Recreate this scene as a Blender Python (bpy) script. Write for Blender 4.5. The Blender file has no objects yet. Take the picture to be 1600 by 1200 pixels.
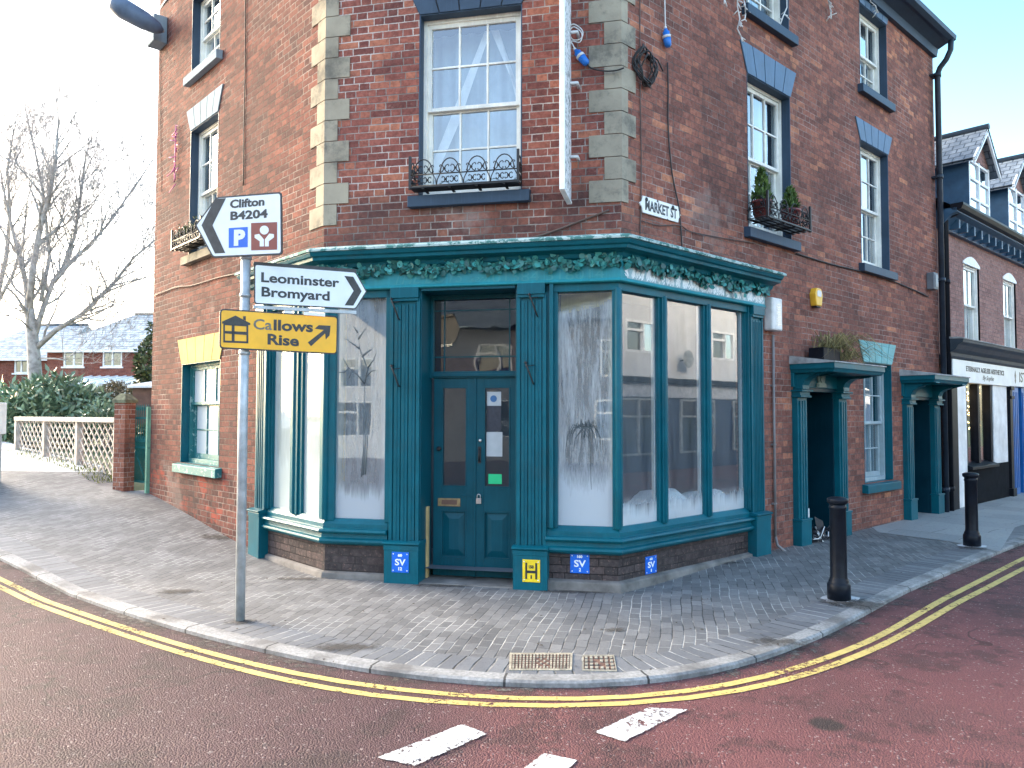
import bpy, bmesh, math, random
from mathutils import Matrix, Vector
from mathutils.geometry import delaunay_2d_cdt
R_ = math.radians
sc = bpy.context.scene
C = sc.collection
# ------------------------------------------------------------------ camera
CAM_H = 1.65; PITCH = R_(2.336); ROLL = R_(.127); FPX = 1200.0
cd = bpy.data.cameras.new("camera"); cam = bpy.data.objects.new("camera", cd); C.objects.link(cam)
cd.sensor_width = 36; cd.lens = 27.0; cd.clip_start = .05; cd.clip_end = 2000
cam.matrix_world = Matrix.Translation((0, 0, CAM_H)) @ Matrix.Rotation(R_(90)+PITCH, 4, 'X') @ Matrix.Rotation(ROLL, 4, 'Z')
sc.camera = cam
# ------------------------------------------------------------------ world, sun, exposure
SUN_EL, SUN_AZ = R_(20), R_(-62)          # azimuth measured from +Y towards +X
W = bpy.data.worlds.new("World"); sc.world = W; W.use_nodes = True
wt = W.node_tree; sky = wt.nodes.new('ShaderNodeTexSky'); sky.sky_type = 'NISHITA'; sky.sun_disc = False
sky.sun_elevation = SUN_EL; sky.sun_rotation = SUN_AZ
sky.air_density = 1.0; sky.dust_density = 3.0; sky.ozone_density = .5
bg = wt.nodes['Background']; bg.inputs[1].default_value = .15
# the clear sky turns a deeper cyan away from the sun, up the street
tc = wt.nodes.new('ShaderNodeTexCoord'); dp = wt.nodes.new('ShaderNodeVectorMath'); dp.operation = 'DOT_PRODUCT'
dp.inputs[1].default_value = (math.sin(R_(42))*math.cos(R_(48)), math.cos(R_(42))*math.cos(R_(48)), math.sin(R_(48)))
wt.links.new(tc.outputs['Generated'], dp.inputs[0])
mr = wt.nodes.new('ShaderNodeMapRange'); mr.interpolation_type = 'SMOOTHSTEP'; mr.inputs[1].default_value = .66; mr.inputs[2].default_value = 1.0
wt.links.new(dp.outputs['Value'], mr.inputs[0])
mx = wt.nodes.new('ShaderNodeMix'); mx.data_type = 'RGBA'; mx.blend_type = 'MULTIPLY'; mx.inputs[7].default_value = (.36, .72, .70, 1)
wt.links.new(mr.outputs[0], mx.inputs[0]); wt.links.new(sky.outputs[0], mx.inputs[6]); wt.links.new(mx.outputs[2], bg.inputs[0])
sl = bpy.data.lights.new("sun", 'SUN'); so = bpy.data.objects.new("sun", sl); C.objects.link(so)
sl.energy = .5; sl.angle = R_(25); sl.color = (1, .93, .8)
sd = Vector((math.sin(SUN_AZ)*math.cos(SUN_EL), math.cos(SUN_AZ)*math.cos(SUN_EL), math.sin(SUN_EL)))
so.rotation_euler = sd.to_track_quat('Z', 'Y').to_euler()
sc.view_settings.view_transform = 'Standard'; sc.view_settings.look = 'None'
sc.view_settings.exposure = 2.72; sc.view_settings.gamma = 1
sc.cycles.max_bounces = 8; sc.cycles.transparent_max_bounces = 16; sc.cycles.use_denoising = True
sc.cycles.sample_clamp_indirect = 6
rnd = random.Random(7)
# ------------------------------------------------------------------ survey helpers: photo pixel (1600x1200) -> true plane
def ray(px, py):
    a, b = (px-800)/FPX, (600-py)/FPX
    c, s = math.cos(-ROLL), math.sin(-ROLL)
    x, z = a*c+b*s, -a*s+b*c
    return (x, math.cos(PITCH)-z*math.sin(PITCH), math.sin(PITCH)+z*math.cos(PITCH))
class Fac:                                   # a vertical plane: u along, w outwards, z up
    def __init__(s, O, ang, flip=1):
        s.O = (O[0], O[1]); s.d = (math.cos(ang), math.sin(ang)); s.n = (flip*math.sin(ang), -flip*math.cos(ang))
    def P(s, u, w, z): return (s.O[0]+s.d[0]*u+s.n[0]*w, s.O[1]+s.d[1]*u+s.n[1]*w, z)
    def at(s, px, py, w=0):
        r = ray(px, py); ox, oy = s.O[0]+s.n[0]*w, s.O[1]+s.n[1]*w
        t = (ox*s.n[0]+oy*s.n[1])/(r[0]*s.n[0]+r[1]*s.n[1])
        return ((r[0]*t-ox)*s.d[0]+(r[1]*t-oy)*s.d[1], CAM_H+r[2]*t)
    def pts(s, l, w=0): return [s.at(x, y, w) for x, y in l]
    def uw(s, x, y): return ((x-s.O[0])*s.d[0]+(y-s.O[1])*s.d[1], (x-s.O[0])*s.n[0]+(y-s.O[1])*s.n[1])
A = (-1.9642, 7.9455); B = (1.0469, 7.30); LF = 3.0796
F = Fac(A, R_(-12.1)); R = Fac(B, R_(42.5)); L = Fac(A, R_(180-47.5), -1)
TA, TB = math.tan(R_(17.7)), math.tan(R_(27.3))
def sst(t): t = max(0, min(1, t)); return t*t*(3-2*t)
def terr(x, y):                              # lie of the land: the alley on the left climbs
    s = L.uw(x, y)[0]; r = R.uw(x, y)[0]
    q = (s-.9)/5
    return .47*(.6*max(0, min(1, q))+.4*sst(q))+.27*sst((s-5.6)/2.2)+.05*max(0, min(6, s-7.8))+.06*sst(r/2)
def hit(px, py, off=0):
    r = ray(px, py); g = lambda t: CAM_H+r[2]*t-terr(r[0]*t, r[1]*t)-off
    t = .5
    while g(t) > 0 and t < 200: t += .1
    a, b = t-.1, t
    for _ in range(25):
        m = (a+b)/2
        if g(m) > 0: a = m
        else: b = m
    return (r[0]*a, r[1]*a)
def proj(p):
    x, y, z = p[0], p[1], p[2]-CAM_H
    yy = y*math.cos(PITCH)+z*math.sin(PITCH); zz = -y*math.sin(PITCH)+z*math.cos(PITCH)
    return (800+FPX*x/yy, 600-FPX*zz/yy)
# ------------------------------------------------------------------ object helpers
def at_depth(px, py, Y): r = ray(px, py); return (r[0]*Y, Y, CAM_H+r[2]*Y)
LOC = {}
def thing(name, label, cat, loc=(0, 0, 0), group=None):
    o = bpy.data.objects.new(name, None); C.objects.link(o); o.location = loc; LOC[o] = Vector(loc)
    o.empty_display_size = .1; o['label'] = label; o['category'] = cat
    if group: o['group'] = group
    return o
def tag(o, label, cat, group=None):
    o['label'] = label; o['category'] = cat
    if group: o['group'] = group
    return o
def dup(root, loc, label=None, rz=None):
    r = root.copy(); C.objects.link(r); r.location = loc
    if label: r['label'] = label
    if rz is not None: r.rotation_euler = (0, 0, rz)
    for ch in list(root.children):
        c = ch.copy(); C.objects.link(c); c.parent = r
        for g in list(ch.children):
            d = g.copy(); C.objects.link(d); d.parent = c
    return r
class MB:
    def __init__(s): s.v = []; s.f = []; s.uv = []; s.sm = []
    def face(s, pts, uvs=None, smooth=False):
        i = len(s.v); s.v += [tuple(p) for p in pts]; s.f.append(list(range(i, i+len(pts))))
        s.uv.append(uvs or [(0, 0)]*len(pts)); s.sm.append(smooth)
    def fbox(s, fa, u0, u1, w0, w1, z0, z1):
        P = fa.P
        q = lambda *a: s.face([P(*x[:3]) for x in a], [x[3] for x in a])
        for w in (w1, w0): q((u0, w, z0, (u0, z0)), (u1, w, z0, (u1, z0)), (u1, w, z1, (u1, z1)), (u0, w, z1, (u0, z1)))
        for u in (u0, u1): q((u, w0, z0, (w0, z0)), (u, w1, z0, (w1, z0)), (u, w1, z1, (w1, z1)), (u, w0, z1, (w0, z1)))
        for z in (z0, z1): q((u0, w0, z, (u0, w0)), (u1, w0, z, (u1, w0)), (u1, w1, z, (u1, w1)), (u0, w1, z, (u0, w1)))
        return s
    def prism(s, fa, poly, w0, w1):
        n = len(poly)
        for w in (w1, w0): s.face([fa.P(u, w, z) for u, z in poly], [(u, z) for u, z in poly])
        for i in range(n):
            a, b = poly[i], poly[(i+1) % n]
            s.face([fa.P(a[0], w0, a[1]), fa.P(b[0], w0, b[1]), fa.P(b[0], w1, b[1]), fa.P(a[0], w1, a[1])], [(a[0], w0), (b[0], w0), (b[0], w1), (a[0], w1)])
        return s
    def prismu(s, fa, poly, u0, u1):          # polygon in (w,z) extruded along u
        n = len(poly)
        for u in (u0, u1): s.face([fa.P(u, w, z) for w, z in poly], [(w, z) for w, z in poly])
        for i in range(n):
            a, b = poly[i], poly[(i+1) % n]
            s.face([fa.P(u0, a[0], a[1]), fa.P(u0, b[0], b[1]), fa.P(u1, b[0], b[1]), fa.P(u1, a[0], a[1])], [(u0, a[1]), (u0, b[1]), (u1, b[1]), (u1, a[1])])
        return s
    def tube(s, pts, r, n=6, caps=True):
        pts = [Vector(p) for p in pts]; rs = r if isinstance(r, (list, tuple)) else [r]*len(pts)
        rings = []; prev = None
        for i, p in enumerate(pts):
            t = (pts[min(i+1, len(pts)-1)]-pts[max(i-1, 0)])
            if t.length < 1e-9: t = Vector((0, 0, 1))
            t.normalize()
            x = prev if prev else (Vector((0, 0, 1)) if abs(t.z) < .9 else Vector((1, 0, 0)))
            x = (x-t*x.dot(t))
            if x.length < 1e-6: x = t.orthogonal()
            x.normalize(); prev = x; y = t.cross(x)
            rings.append([len(s.v)+k for k in range(n)])
            for k in range(n):
                a = 2*math.pi*k/n; s.v.append(tuple(p+(x*math.cos(a)+y*math.sin(a))*rs[i]))
        for i in range(len(rings)-1):
            for k in range(n):
                s.f.append([rings[i][k], rings[i][(k+1) % n], rings[i+1][(k+1) % n], rings[i+1][k]]); s.uv.append([(0, 0)]*4); s.sm.append(True)
        if caps:
            for rg in (rings[0], rings[-1]): s.f.append(list(rg)); s.uv.append([(0, 0)]*n); s.sm.append(False)
        return s
    def lathe(s, c, prof, n=20, smooth=True):
        rings = []
        for r, z in prof:
            rings.append([len(s.v)+k for k in range(n)])
            for k in range(n): a = 2*math.pi*k/n; s.v.append((c[0]+r*math.cos(a), c[1]+r*math.sin(a), c[2]+z))
        for i in range(len(rings)-1):
            for k in range(n):
                s.f.append([rings[i][k], rings[i][(k+1) % n], rings[i+1][(k+1) % n], rings[i+1][k]]); s.uv.append([(0, 0)]*4); s.sm.append(smooth)
        for rg in (rings[0], rings[-1]): s.f.append(list(rg)); s.uv.append([(0, 0)]*n); s.sm.append(False)
        return s
    def sweep(s, lines, caps=True):           # lines: same-length polylines (one per profile point), last coord z
        for j in range(len(lines)-1):
            a, b = lines[j], lines[j+1]; cu = 0
            for i in range(len(a)-1):
                d = (Vector(a[i+1])-Vector(a[i])).length
                dv = (Vector(b[i])-Vector(a[i])).length
                s.face([a[i], a[i+1], b[i+1], b[i]], [(cu, a[i][2]), (cu+d, a[i+1][2]), (cu+d, b[i+1][2]), (cu, b[i][2])]); cu += d
        if caps:
            for e in (0, -1): s.face([l[e] for l in lines], [(0, l[e][2]) for l in lines])
        return s
    def build(s, name, mat, parent=None, bevel=0, weld=True):
        off = Vector((0, 0, 0)); p = parent
        while p is not None: off = off+LOC.get(p, Vector((0, 0, 0))); p = p.parent
        me = bpy.data.meshes.new(name)
        me.from_pydata([tuple(Vector(v)-off) for v in s.v], [], s.f)
        ul = me.uv_layers.new(name="UVMap"); k = 0
        flat = [c for f in s.uv for uv in f for c in uv]
        ul.data.foreach_set("uv", flat)
        me.polygons.foreach_set("use_smooth", s.sm)
        bm = bmesh.new(); bm.from_mesh(me)
        if weld: bmesh.ops.remove_doubles(bm, verts=bm.verts, dist=1e-5)
        bmesh.ops.recalc_face_normals(bm, faces=bm.faces); bm.to_mesh(me); bm.free()
        me.materials.append(mat)
        o = bpy.data.objects.new(name, me); C.objects.link(o)
        if parent: o.parent = parent
        if bevel:
            md = o.modifiers.new("bevel", 'BEVEL'); md.width = bevel; md.segments = 2; md.limit_method = 'ANGLE'; md.angle_limit = R_(40)
        return o
def text_mb(body, size, place, offset=0, extrude=.002, align='LEFT', sx=1, spacing=1, shear=0):
    """lettering as real mesh; place(x, y, depth) maps into the world"""
    cu = bpy.data.curves.new("lettering", 'FONT'); cu.body = body; cu.size = size; cu.offset = offset; cu.extrude = extrude
    cu.align_x = align; cu.space_character = spacing; cu.shear = shear; cu.resolution_u = 3
    o = bpy.data.objects.new("lettering", cu); C.objects.link(o)
    dg = bpy.context.evaluated_depsgraph_get(); dg.update()
    me = o.evaluated_get(dg).to_mesh()
    m = MB(); m.v = [place(v.co.x*sx, v.co.y, v.co.z) for v in me.vertices]
    m.f = [list(p.vertices) for p in me.polygons]; m.uv = [[(0, 0)]*len(f) for f in m.f]; m.sm = [False]*len(m.f)
    o.evaluated_get(dg).to_mesh_clear(); bpy.data.objects.remove(o); bpy.data.curves.remove(cu)
    return m
def text_on(fa, body, px, py, hpx, w, mat, parent, name="lettering", wpx=None, **kw):
    """cap height hpx photo pixels, baseline starting at (px,py) on plane fa"""
    u, z = fa.at(px, py, w); u1, z1 = fa.at(px, py-hpx, w); size = (z1-z)/.70
    sx = 1
    if wpx:
        m = text_mb(body, size, lambda x, y, d: (x, y, d), **kw); wid = max(v[0] for v in m.v)-min(v[0] for v in m.v)
        sx = (fa.at(px+wpx, py, w)[0]-u)/wid
    m = text_mb(body, size, lambda x, y, d: fa.P(u+x, w+d, z+y), sx=sx, **kw)
    return m.build(name, mat, parent, weld=False)
# ------------------------------------------------------------------ materials
class NB:
    def __init__(s, name):
        s.m = bpy.data.materials.new(name); s.m.use_nodes = True; s.t = s.m.node_tree
        s.b = s.t.nodes['Principled BSDF']; s.out = s.t.nodes['Material Output']
    def n(s, typ, inp=None, **kw):
        x = s.t.nodes.new('ShaderNode'+typ)
        for k, v in kw.items(): setattr(x, k, v)
        for k, v in (inp or {}).items(): s.set(x.inputs[k], v)
        return x
    def set(s, sock, v):
        if isinstance(v, bpy.types.NodeSocket): s.t.links.new(v, sock)
        elif isinstance(v, bpy.types.Node): s.t.links.new(v.outputs[0], sock)
        else: sock.default_value = v
    def M(s, op, a, b=0, c=None, clamp=False):
        x = s.n('Math', operation=op); x.use_clamp = clamp; s.set(x.inputs[0], a); s.set(x.inputs[1], b)
        if c is not None: s.set(x.inputs[2], c)
        return x.outputs[0]
    def step(s, x, a, b):                      # smoothstep
        m = s.n('MapRange', interpolation_type='SMOOTHSTEP'); s.set(m.inputs[0], x)
        m.inputs[1].default_value = a; m.inputs[2].default_value = b; return m.outputs[0]
    def noise(s, vec, scale, detail=3, rough=.6, dist=0):
        x = s.n('TexNoise'); s.set(x.inputs['Vector'], vec); x.inputs['Scale'].default_value = scale
        x.inputs['Detail'].default_value = detail; x.inputs['Roughness'].default_value = rough; x.inputs['Distortion'].default_value = dist
        return x.outputs[0]
    def ramp(s, fac, stops, const=False):
        x = s.n('ValToRGB'); s.set(x.inputs[0], fac); r = x.color_ramp
        if const: r.interpolation = 'CONSTANT'
        while len(r.elements) < len(stops): r.elements.new(.5)
        for e, (p, c) in zip(r.elements, stops): e.position = p; e.color = (*c, 1)
        return x.outputs[0]
    def mix(s, fac, a, b, mode='MIX'):
        x = s.n('Mix', data_type='RGBA', blend_type=mode); s.set(x.inputs[0], fac)
        for k, v in ((6, a), (7, b)): s.set(x.inputs[k], (*v, 1) if isinstance(v, tuple) and len(v) == 3 else v)
        return x.outputs[2]
    def bump(s, h, strength=.4, dist=.01):
        x = s.n('Bump'); s.set(x.inputs['Height'], h); x.inputs['Strength'].default_value = strength; x.inputs['Distance'].default_value = dist
        s.t.links.new(x.outputs[0], s.b.inputs['Normal']); return x.outputs[0]
    def obj(s): return s.n('NewGeometry').outputs['Position']
    def uvxy(s):
        x = s.n('SeparateXYZ'); s.t.links.new(s.n('UVMap').outputs[0], x.inputs[0]); return x.outputs[0], x.outputs[1]
    def comb(s, x, y, z=0): return s.n('CombineXYZ', {0: x, 1: y, 2: z}).outputs[0]
    def base(s, c): s.set(s.b.inputs['Base Color'], (*c, 1) if isinstance(c, tuple) and len(c) == 3 else c)
    def rough(s, r): s.set(s.b.inputs['Roughness'], r)
def simple(name, col, rough=.6, var=.25, scale=6, metal=0, bump=0, bscale=60, col2=None, spec=.5):
    k = NB(name); p = k.obj(); n = k.noise(p, scale, 4)
    lo = tuple(c*(1-var) for c in col); hi = col2 or tuple(min(1, c*(1+var)) for c in col)
    k.base(k.ramp(n, [(.3, lo), (.7, hi)])); k.rough(rough); k.b.inputs['Metallic'].default_value = metal
    k.b.inputs['Specular IOR Level'].default_value = spec
    if bump: k.bump(k.noise(p, bscale, 3), bump, .004)
    return k.m
def brick(name, stops, mortar, course=.075, stretch=.225, head=.1125, dirt=.35, mort_w=.006, patches=None, plain=False, soot=None, bumps=.6):
    k = NB(name); u, v = k.uvxy(); pos = k.obj()
    wob = k.noise(k.comb(u, v), 2.5, 2); fine = k.noise(k.comb(u, v), 35, 3)
    u = k.M('ADD', u, k.M('MULTIPLY', k.M('SUBTRACT', wob, .5), .03))
    v = k.M('ADD', v, k.M('MULTIPLY', k.M('SUBTRACT', k.noise(k.comb(u, v, 7), .9, 2), .5), .025))
    rv = k.M('DIVIDE', v, course); row = k.M('FLOOR', rv); fv = k.M('MULTIPLY', k.M('FRACT', rv), course)
    per = stretch+head
    par = k.M('MODULO', row, 2)
    rr = k.n('TexWhiteNoise', {'W': row}, noise_dimensions='1D').outputs[0]
    sh = k.M('ADD', k.M('MULTIPLY', par, per/2), k.M('MULTIPLY', rr, .05))
    cu = k.M('DIVIDE', k.M('ADD', k.M('ADD', u, sh), 50*per), per)
    cell = k.M('FLOOR', cu); fu = k.M('MULTIPLY', k.M('FRACT', cu), per)
    ish = k.M('GREATER_THAN', fu, stretch)
    lx = k.M('SUBTRACT', fu, k.M('MULTIPLY', ish, stretch))
    wd = k.M('ADD', k.M('MULTIPLY', ish, head-stretch), stretch)
    dx = k.M('MINIMUM', lx, k.M('SUBTRACT', wd, lx)); dy = k.M('MINIMUM', fv, k.M('SUBTRACT', course, fv))
    d = k.M('MINIMUM', dx, dy)
    d = k.M('ADD', d, k.M('ADD', k.M('MULTIPLY', k.M('SUBTRACT', fine, .5), .011), k.M('MULTIPLY', k.M('SUBTRACT', k.noise(k.comb(u, v, 13), 8, 2), .5), .007)))
    mask = k.step(d, mort_w*.35, mort_w)
    idv = k.comb(k.M('ADD', k.M('MULTIPLY', cell, 2), ish), row)
    wn = k.n('TexWhiteNoise', {'Vector': idv}, noise_dimensions='3D')
    area = k.noise(k.comb(u, v, 3), .55, 3)
    rsel = k.M('ADD', k.M('MULTIPLY', wn.outputs[0], .72), k.M('MULTIPLY', area, .28))
    col = k.ramp(rsel, stops)
    col = k.mix(k.M('MULTIPLY', k.step(k.noise(k.comb(u, v, 11), 18, 5, .7), .36, .66), .65), col, k.mix(1, col, (.42, .40, .44), 'MULTIPLY'))
    col = k.mix(k.M('MULTIPLY', k.step(k.noise(k.comb(u, v, 17), 26, 4, .7), .56, .7), .45), col, (.36, .22, .18))
    sp = k.step(k.noise(k.comb(u, v, 5), 60, 2), .68, .8)
    col = k.mix(k.M('MULTIPLY', sp, .3), col, (.45, .38, .34))
    if patches:
        pm = k.step(k.noise(k.comb(u, v, 21), patches[0], 3), patches[1], patches[1]+.08)
        if len(patches) > 3:
            pm = k.M('MULTIPLY', pm, k.M('SUBTRACT', 1, k.step(v, patches[3], patches[3]+.3)))
        col = k.mix(k.M('MULTIPLY', pm, .8), col, patches[2])
    mn = k.noise(k.comb(u, v, 9), 1.3, 4)
    mort = k.mix(k.step(mn, .42, .62), tuple(c*.35 for c in mortar), mortar)
    col = k.mix(mask, mort, col)
    gm = k.step(k.noise(k.comb(u, v, 15), .8, 5, .65), .4, .72)
    col = k.mix(k.M('MULTIPLY', gm, dirt), col, (.045, .035, .035))
    stk = k.noise(k.comb(k.M('MULTIPLY', u, 6), k.M('MULTIPLY', v, .35), 41), 1.6, 4, .6)
    col = k.mix(k.M('MULTIPLY', k.step(stk, .56, .74), dirt*.9), col, (.07, .055, .052))
    col = k.mix(k.M('MULTIPLY', k.step(k.noise(k.comb(u, v, 51), .7, 5, .7), .60, .70), .35), col, tuple(min(1, c*.9) for c in mortar))
    if soot:                                   # grime band under the string course, a stain of its own
        sm = k.M('MULTIPLY', k.step(v, soot[0], soot[1]), k.M('SUBTRACT', 1, k.step(v, soot[2], soot[3])))
        col = k.mix(k.M('MULTIPLY', k.M('MULTIPLY', sm, k.step(k.noise(k.comb(u, v, 31), 1.2, 5), .3, .65)), .6), col, (.055, .042, .04))
    k.base(col); k.rough(.9); k.b.inputs['Specular IOR Level'].default_value = .12
    h = k.M('ADD', k.M('MULTIPLY', mask, 1), k.M('MULTIPLY', k.noise(k.comb(u, v, 2), 50, 4), .5))
    h = k.M('ADD', h, k.M('MULTIPLY', wn.outputs[0], .35))
    k.bump(h, bumps, .008)
    return k.m
RED = [(.0, (.10, .046, .044)), (.25, (.22, .08, .066)), (.5, (.31, .11, .084)), (.72, (.37, .135, .094)), (.9, (.48, .19, .115)), (1, (.27, .12, .115))]
PUR = [(.0, (.155, .075, .062)), (.3, (.245, .106, .082)), (.6, (.325, .136, .10)), (.8, (.39, .158, .108)), (.88, (.58, .25, .145)), (1, (.62, .28, .165))]
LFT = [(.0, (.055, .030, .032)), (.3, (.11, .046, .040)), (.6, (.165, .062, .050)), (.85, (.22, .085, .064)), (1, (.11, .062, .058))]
M = {}
M['brickF'] = brick('front_brick', RED, (.56, .50, .46), dirt=.25, mort_w=.007, soot=(3.0, 3.25, 3.75, 4.1))
M['brickR'] = brick('street_brick', PUR, (.34, .28, .25), dirt=.42, mort_w=.005, patches=(1.6, .62, (.36, .24, .19), 1.1))
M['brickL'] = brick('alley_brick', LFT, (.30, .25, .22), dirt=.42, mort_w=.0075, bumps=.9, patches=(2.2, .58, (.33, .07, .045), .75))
M['brickD'] = brick('plinth_brick', [(0, (.055, .048, .047)), (.5, (.085, .07, .068)), (1, (.12, .09, .085))], (.07, .062, .06), dirt=.4, stretch=.24, head=.12)
M['brickT'] = brick('terrace_brick', [(0, (.30, .17, .15)), (.5, (.40, .235, .20)), (1, (.48, .28, .23))], (.32, .27, .25), dirt=.2)
M['brickH'] = brick('house_brick', [(0, (.16, .05, .04)), (.5, (.25, .085, .06)), (1, (.31, .11, .075))], (.33, .24, .21), dirt=.1)
M['brickP'] = brick('pillar_brick', [(0, (.22, .085, .06)), (.5, (.36, .15, .10)), (1, (.42, .2, .13))], (.45, .38, .33), dirt=.1)
def paint(name, col, rough=.38, wear=None, wearcol=(.45, .55, .55)):
    k = NB(name); k.b.inputs['Specular IOR Level'].default_value = .22 if max(col) < .15 else .4; p = k.obj(); n = k.noise(p, 3, 5, .65)
    c = k.ramp(n, [(.3, tuple(x*.8 for x in col)), (.7, tuple(min(1, x*1.2) for x in col))])
    mp = k.n('Mapping'); k.set(mp.inputs[0], p); mp.inputs['Scale'].default_value = (30, 30, 1.2)
    st = k.noise(mp.outputs[0], 1.5, 3)
    c = k.mix(k.M('MULTIPLY', k.step(st, .5, .75), .35), c, tuple(min(1, x*1.5+.004) for x in col))
    if wear:
        c = k.mix(k.step(k.noise(p, 9, 6, .75), 1-wear, 1-wear+.05), c, wearcol)
        c = k.mix(k.M('MULTIPLY', k.step(k.noise(p, 1.7, 5, .7), .52, .7), .3), c, tuple(.5*x+.03 for x in col))
    k.base(c); k.rough(k.M('ADD', rough-.1, k.M('MULTIPLY', n, .25)))
    k.bump(k.M('ADD', k.M('MULTIPLY', k.noise(p, 70, 3), .5), st), .12, .003)
    return k.m
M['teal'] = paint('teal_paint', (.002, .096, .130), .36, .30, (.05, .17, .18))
M['tealD'] = paint('door_teal_paint', (.0016, .066, .092), .33)
M['tealW'] = paint('weathered_teal_paint', (.02, .15, .16), .55, .45, (.30, .42, .40))
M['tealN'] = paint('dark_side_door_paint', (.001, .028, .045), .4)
M['tealF'] = paint('fascia_teal_paint', (.010, .21, .25), .45)
M['tealL'] = paint('pale_teal_paint', (.12, .36, .38), .5)
M['navy'] = paint('slate_navy_paint', (.035, .062, .10), .5)
M['slate'] = paint('slate_blue_paint', (.085, .15, .235), .55)
M['white'] = paint('white_sash_paint', (.74, .74, .68), .45, .28, (.45, .42, .36))
M['wht'] = paint('white_paint', (.8, .82, .82), .4)
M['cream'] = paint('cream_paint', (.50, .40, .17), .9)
M['palest'] = paint('lit_pale_blue_paint', (.26, .32, .36), .9)  # the stronger light on the alley lintels and sill is put into this colour
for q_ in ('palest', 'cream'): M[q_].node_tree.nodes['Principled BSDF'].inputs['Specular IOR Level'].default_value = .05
M['paleframe'] = paint('pale_frame_paint', (.33, .42, .45), .6)
M['black'] = simple('black_paint', (.008, .010, .015), .45, .3, spec=.15)
M['iron'] = simple('black_ironwork', (.012, .012, .014), .5, .3)
M['blackb'] = simple('bollard_paint', (.006, .009, .015), .38, .4, 8, bump=.2, bscale=40, spec=.18)
M['stone'] = None
k = NB('quoin_stone'); p = k.obj(); u, v = k.uvxy()
c = k.ramp(k.noise(p, 2.2, 5), [(.3, (.23, .205, .16)), (.5, (.32, .288, .225)), (.7, (.39, .35, .27))])
c = k.mix(k.M('MULTIPLY', k.step(k.noise(p, 2.6, 6, .75), .47, .66), .7), c, (.10, .10, .09))
k.base(c); k.rough(.95); k.b.inputs['Specular IOR Level'].default_value = .08; k.bump(k.noise(p, 60, 5), .35, .006); M['stone'] = k.m
M['stoneD'] = simple('weathered_step_stone', (.16, .15, .14), .9, .45, 4, bump=.6, bscale=25)
M['concrete'] = simple('pale_concrete', (.55, .56, .57), .85, .2, 3, bump=.3, bscale=40)
M['flag'] = None
M['galv'] = simple('galvanised_steel', (.42, .46, .48), .5, .25, 12, metal=.35)
M['brass'] = simple('old_brass', (.32, .24, .13), .45, .3, 20, metal=.7)
M['steel'] = simple('bright_steel', (.6, .6, .6), .3, .1, metal=1)
M['wood'] = simple('raw_timber', (.46, .33, .15), .7, .25, 5)
M['signblk'] = simple('sign_black', (.025, .027, .03), .45, .5, 25)
M['signgrey'] = simple('faded_letter_grey', (.16, .15, .11), .5, .3, 30)
M['signwht'] = simple('sign_white', (.72, .77, .79), .35, .06, 5)
M['signyel'] = simple('sign_yellow', (.86, .43, .004), .35, .12, 4)
M['signblu'] = simple('sign_blue', (.01, .12, .60), .35, .1)
M['signbrn'] = simple('sign_brown', (.22, .05, .035), .4, .1)
M['svblue'] = simple('plate_blue', (.005, .13, .62), .35, .15, 30)
M['hyel'] = simple('plate_yellow', (.85, .60, .02), .4, .12, 20)
M['plug'] = simple('blue_plastic', (.01, .16, .55), .4, .15)
M['whitepl'] = simple('white_plastic', (.62, .63, .62), .45, .15, 10)
M['terra'] = simple('plum_plastic_pot', (.14, .03, .03), .5, .2)
M['cable'] = simple('dark_cable', (.02, .018, .018), .6, .3)
M['cableb'] = simple('brown_cable', (.09, .06, .05), .7, .3)
M['pink'] = simple('pink_tinsel', (.55, .12, .3), .5, .3)
M['alarm'] = simple('alarm_yellow', (.75, .42, .03), .4, .15)
M['lead'] = simple('lead_roof', (.30, .32, .32), .7, .4, 8, bump=.4, bscale=20)
M['cloth'] = simple('white_display_cloth', (.78, .83, .85), .8, .08, 8, bump=.5, bscale=12)
M['curtain'] = simple('pale_curtain', (.42, .50, .56), .8, .15, 3)
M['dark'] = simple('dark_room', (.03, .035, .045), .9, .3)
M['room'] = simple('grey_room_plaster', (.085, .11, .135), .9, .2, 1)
M['darkblue'] = simple('cheek_navy', (.03, .085, .15), .5, .2)
M['bluepaint'] = paint('bright_blue_paint', (.01, .13, .40))
M['render'] = simple('white_render', (.62, .63, .64), .85, .08, 2, bump=.2)
M['pebble'] = simple('grey_pebbledash', (.20, .20, .21), .9, .3, 8)
M['rustw'] = simple('garden_shed_wood', (.14, .075, .055), .8, .3, 5)
def tiles(name, col, frost, course=.3, tw=.25):
    k = NB(name); u, v = k.uvxy()
    fv = k.M('FRACT', k.M('DIVIDE', v, course)); row = k.M('FLOOR', k.M('DIVIDE', v, course))
    fu = k.M('FRACT', k.M('ADD', k.M('DIVIDE', u, tw), k.M('MULTIPLY', row, .5)))
    e = k.M('MAXIMUM', k.M('SUBTRACT', 1, k.step(fv, .04, .2)), k.M('SUBTRACT', 1, k.step(fu, .03, .14)))
    n = k.noise(k.comb(u, v), 2.5, 5, .7)
    c = k.mix(k.M('MULTIPLY', k.step(n, .35, .65), frost), col, (.62, .70, .74))
    k.base(k.mix(e, c, tuple(x*.35 for x in col))); k.rough(.7)
    k.bump(k.M('ADD', fv, k.M('MULTIPLY', e, -.5)), .5, .03); return k.m
M['tiles'] = tiles('frosted_roof_tiles', (.16, .20, .24), .75)
M['slates'] = tiles('blue_roof_slates', (.10, .135, .18), .22, .13, .2)
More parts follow.
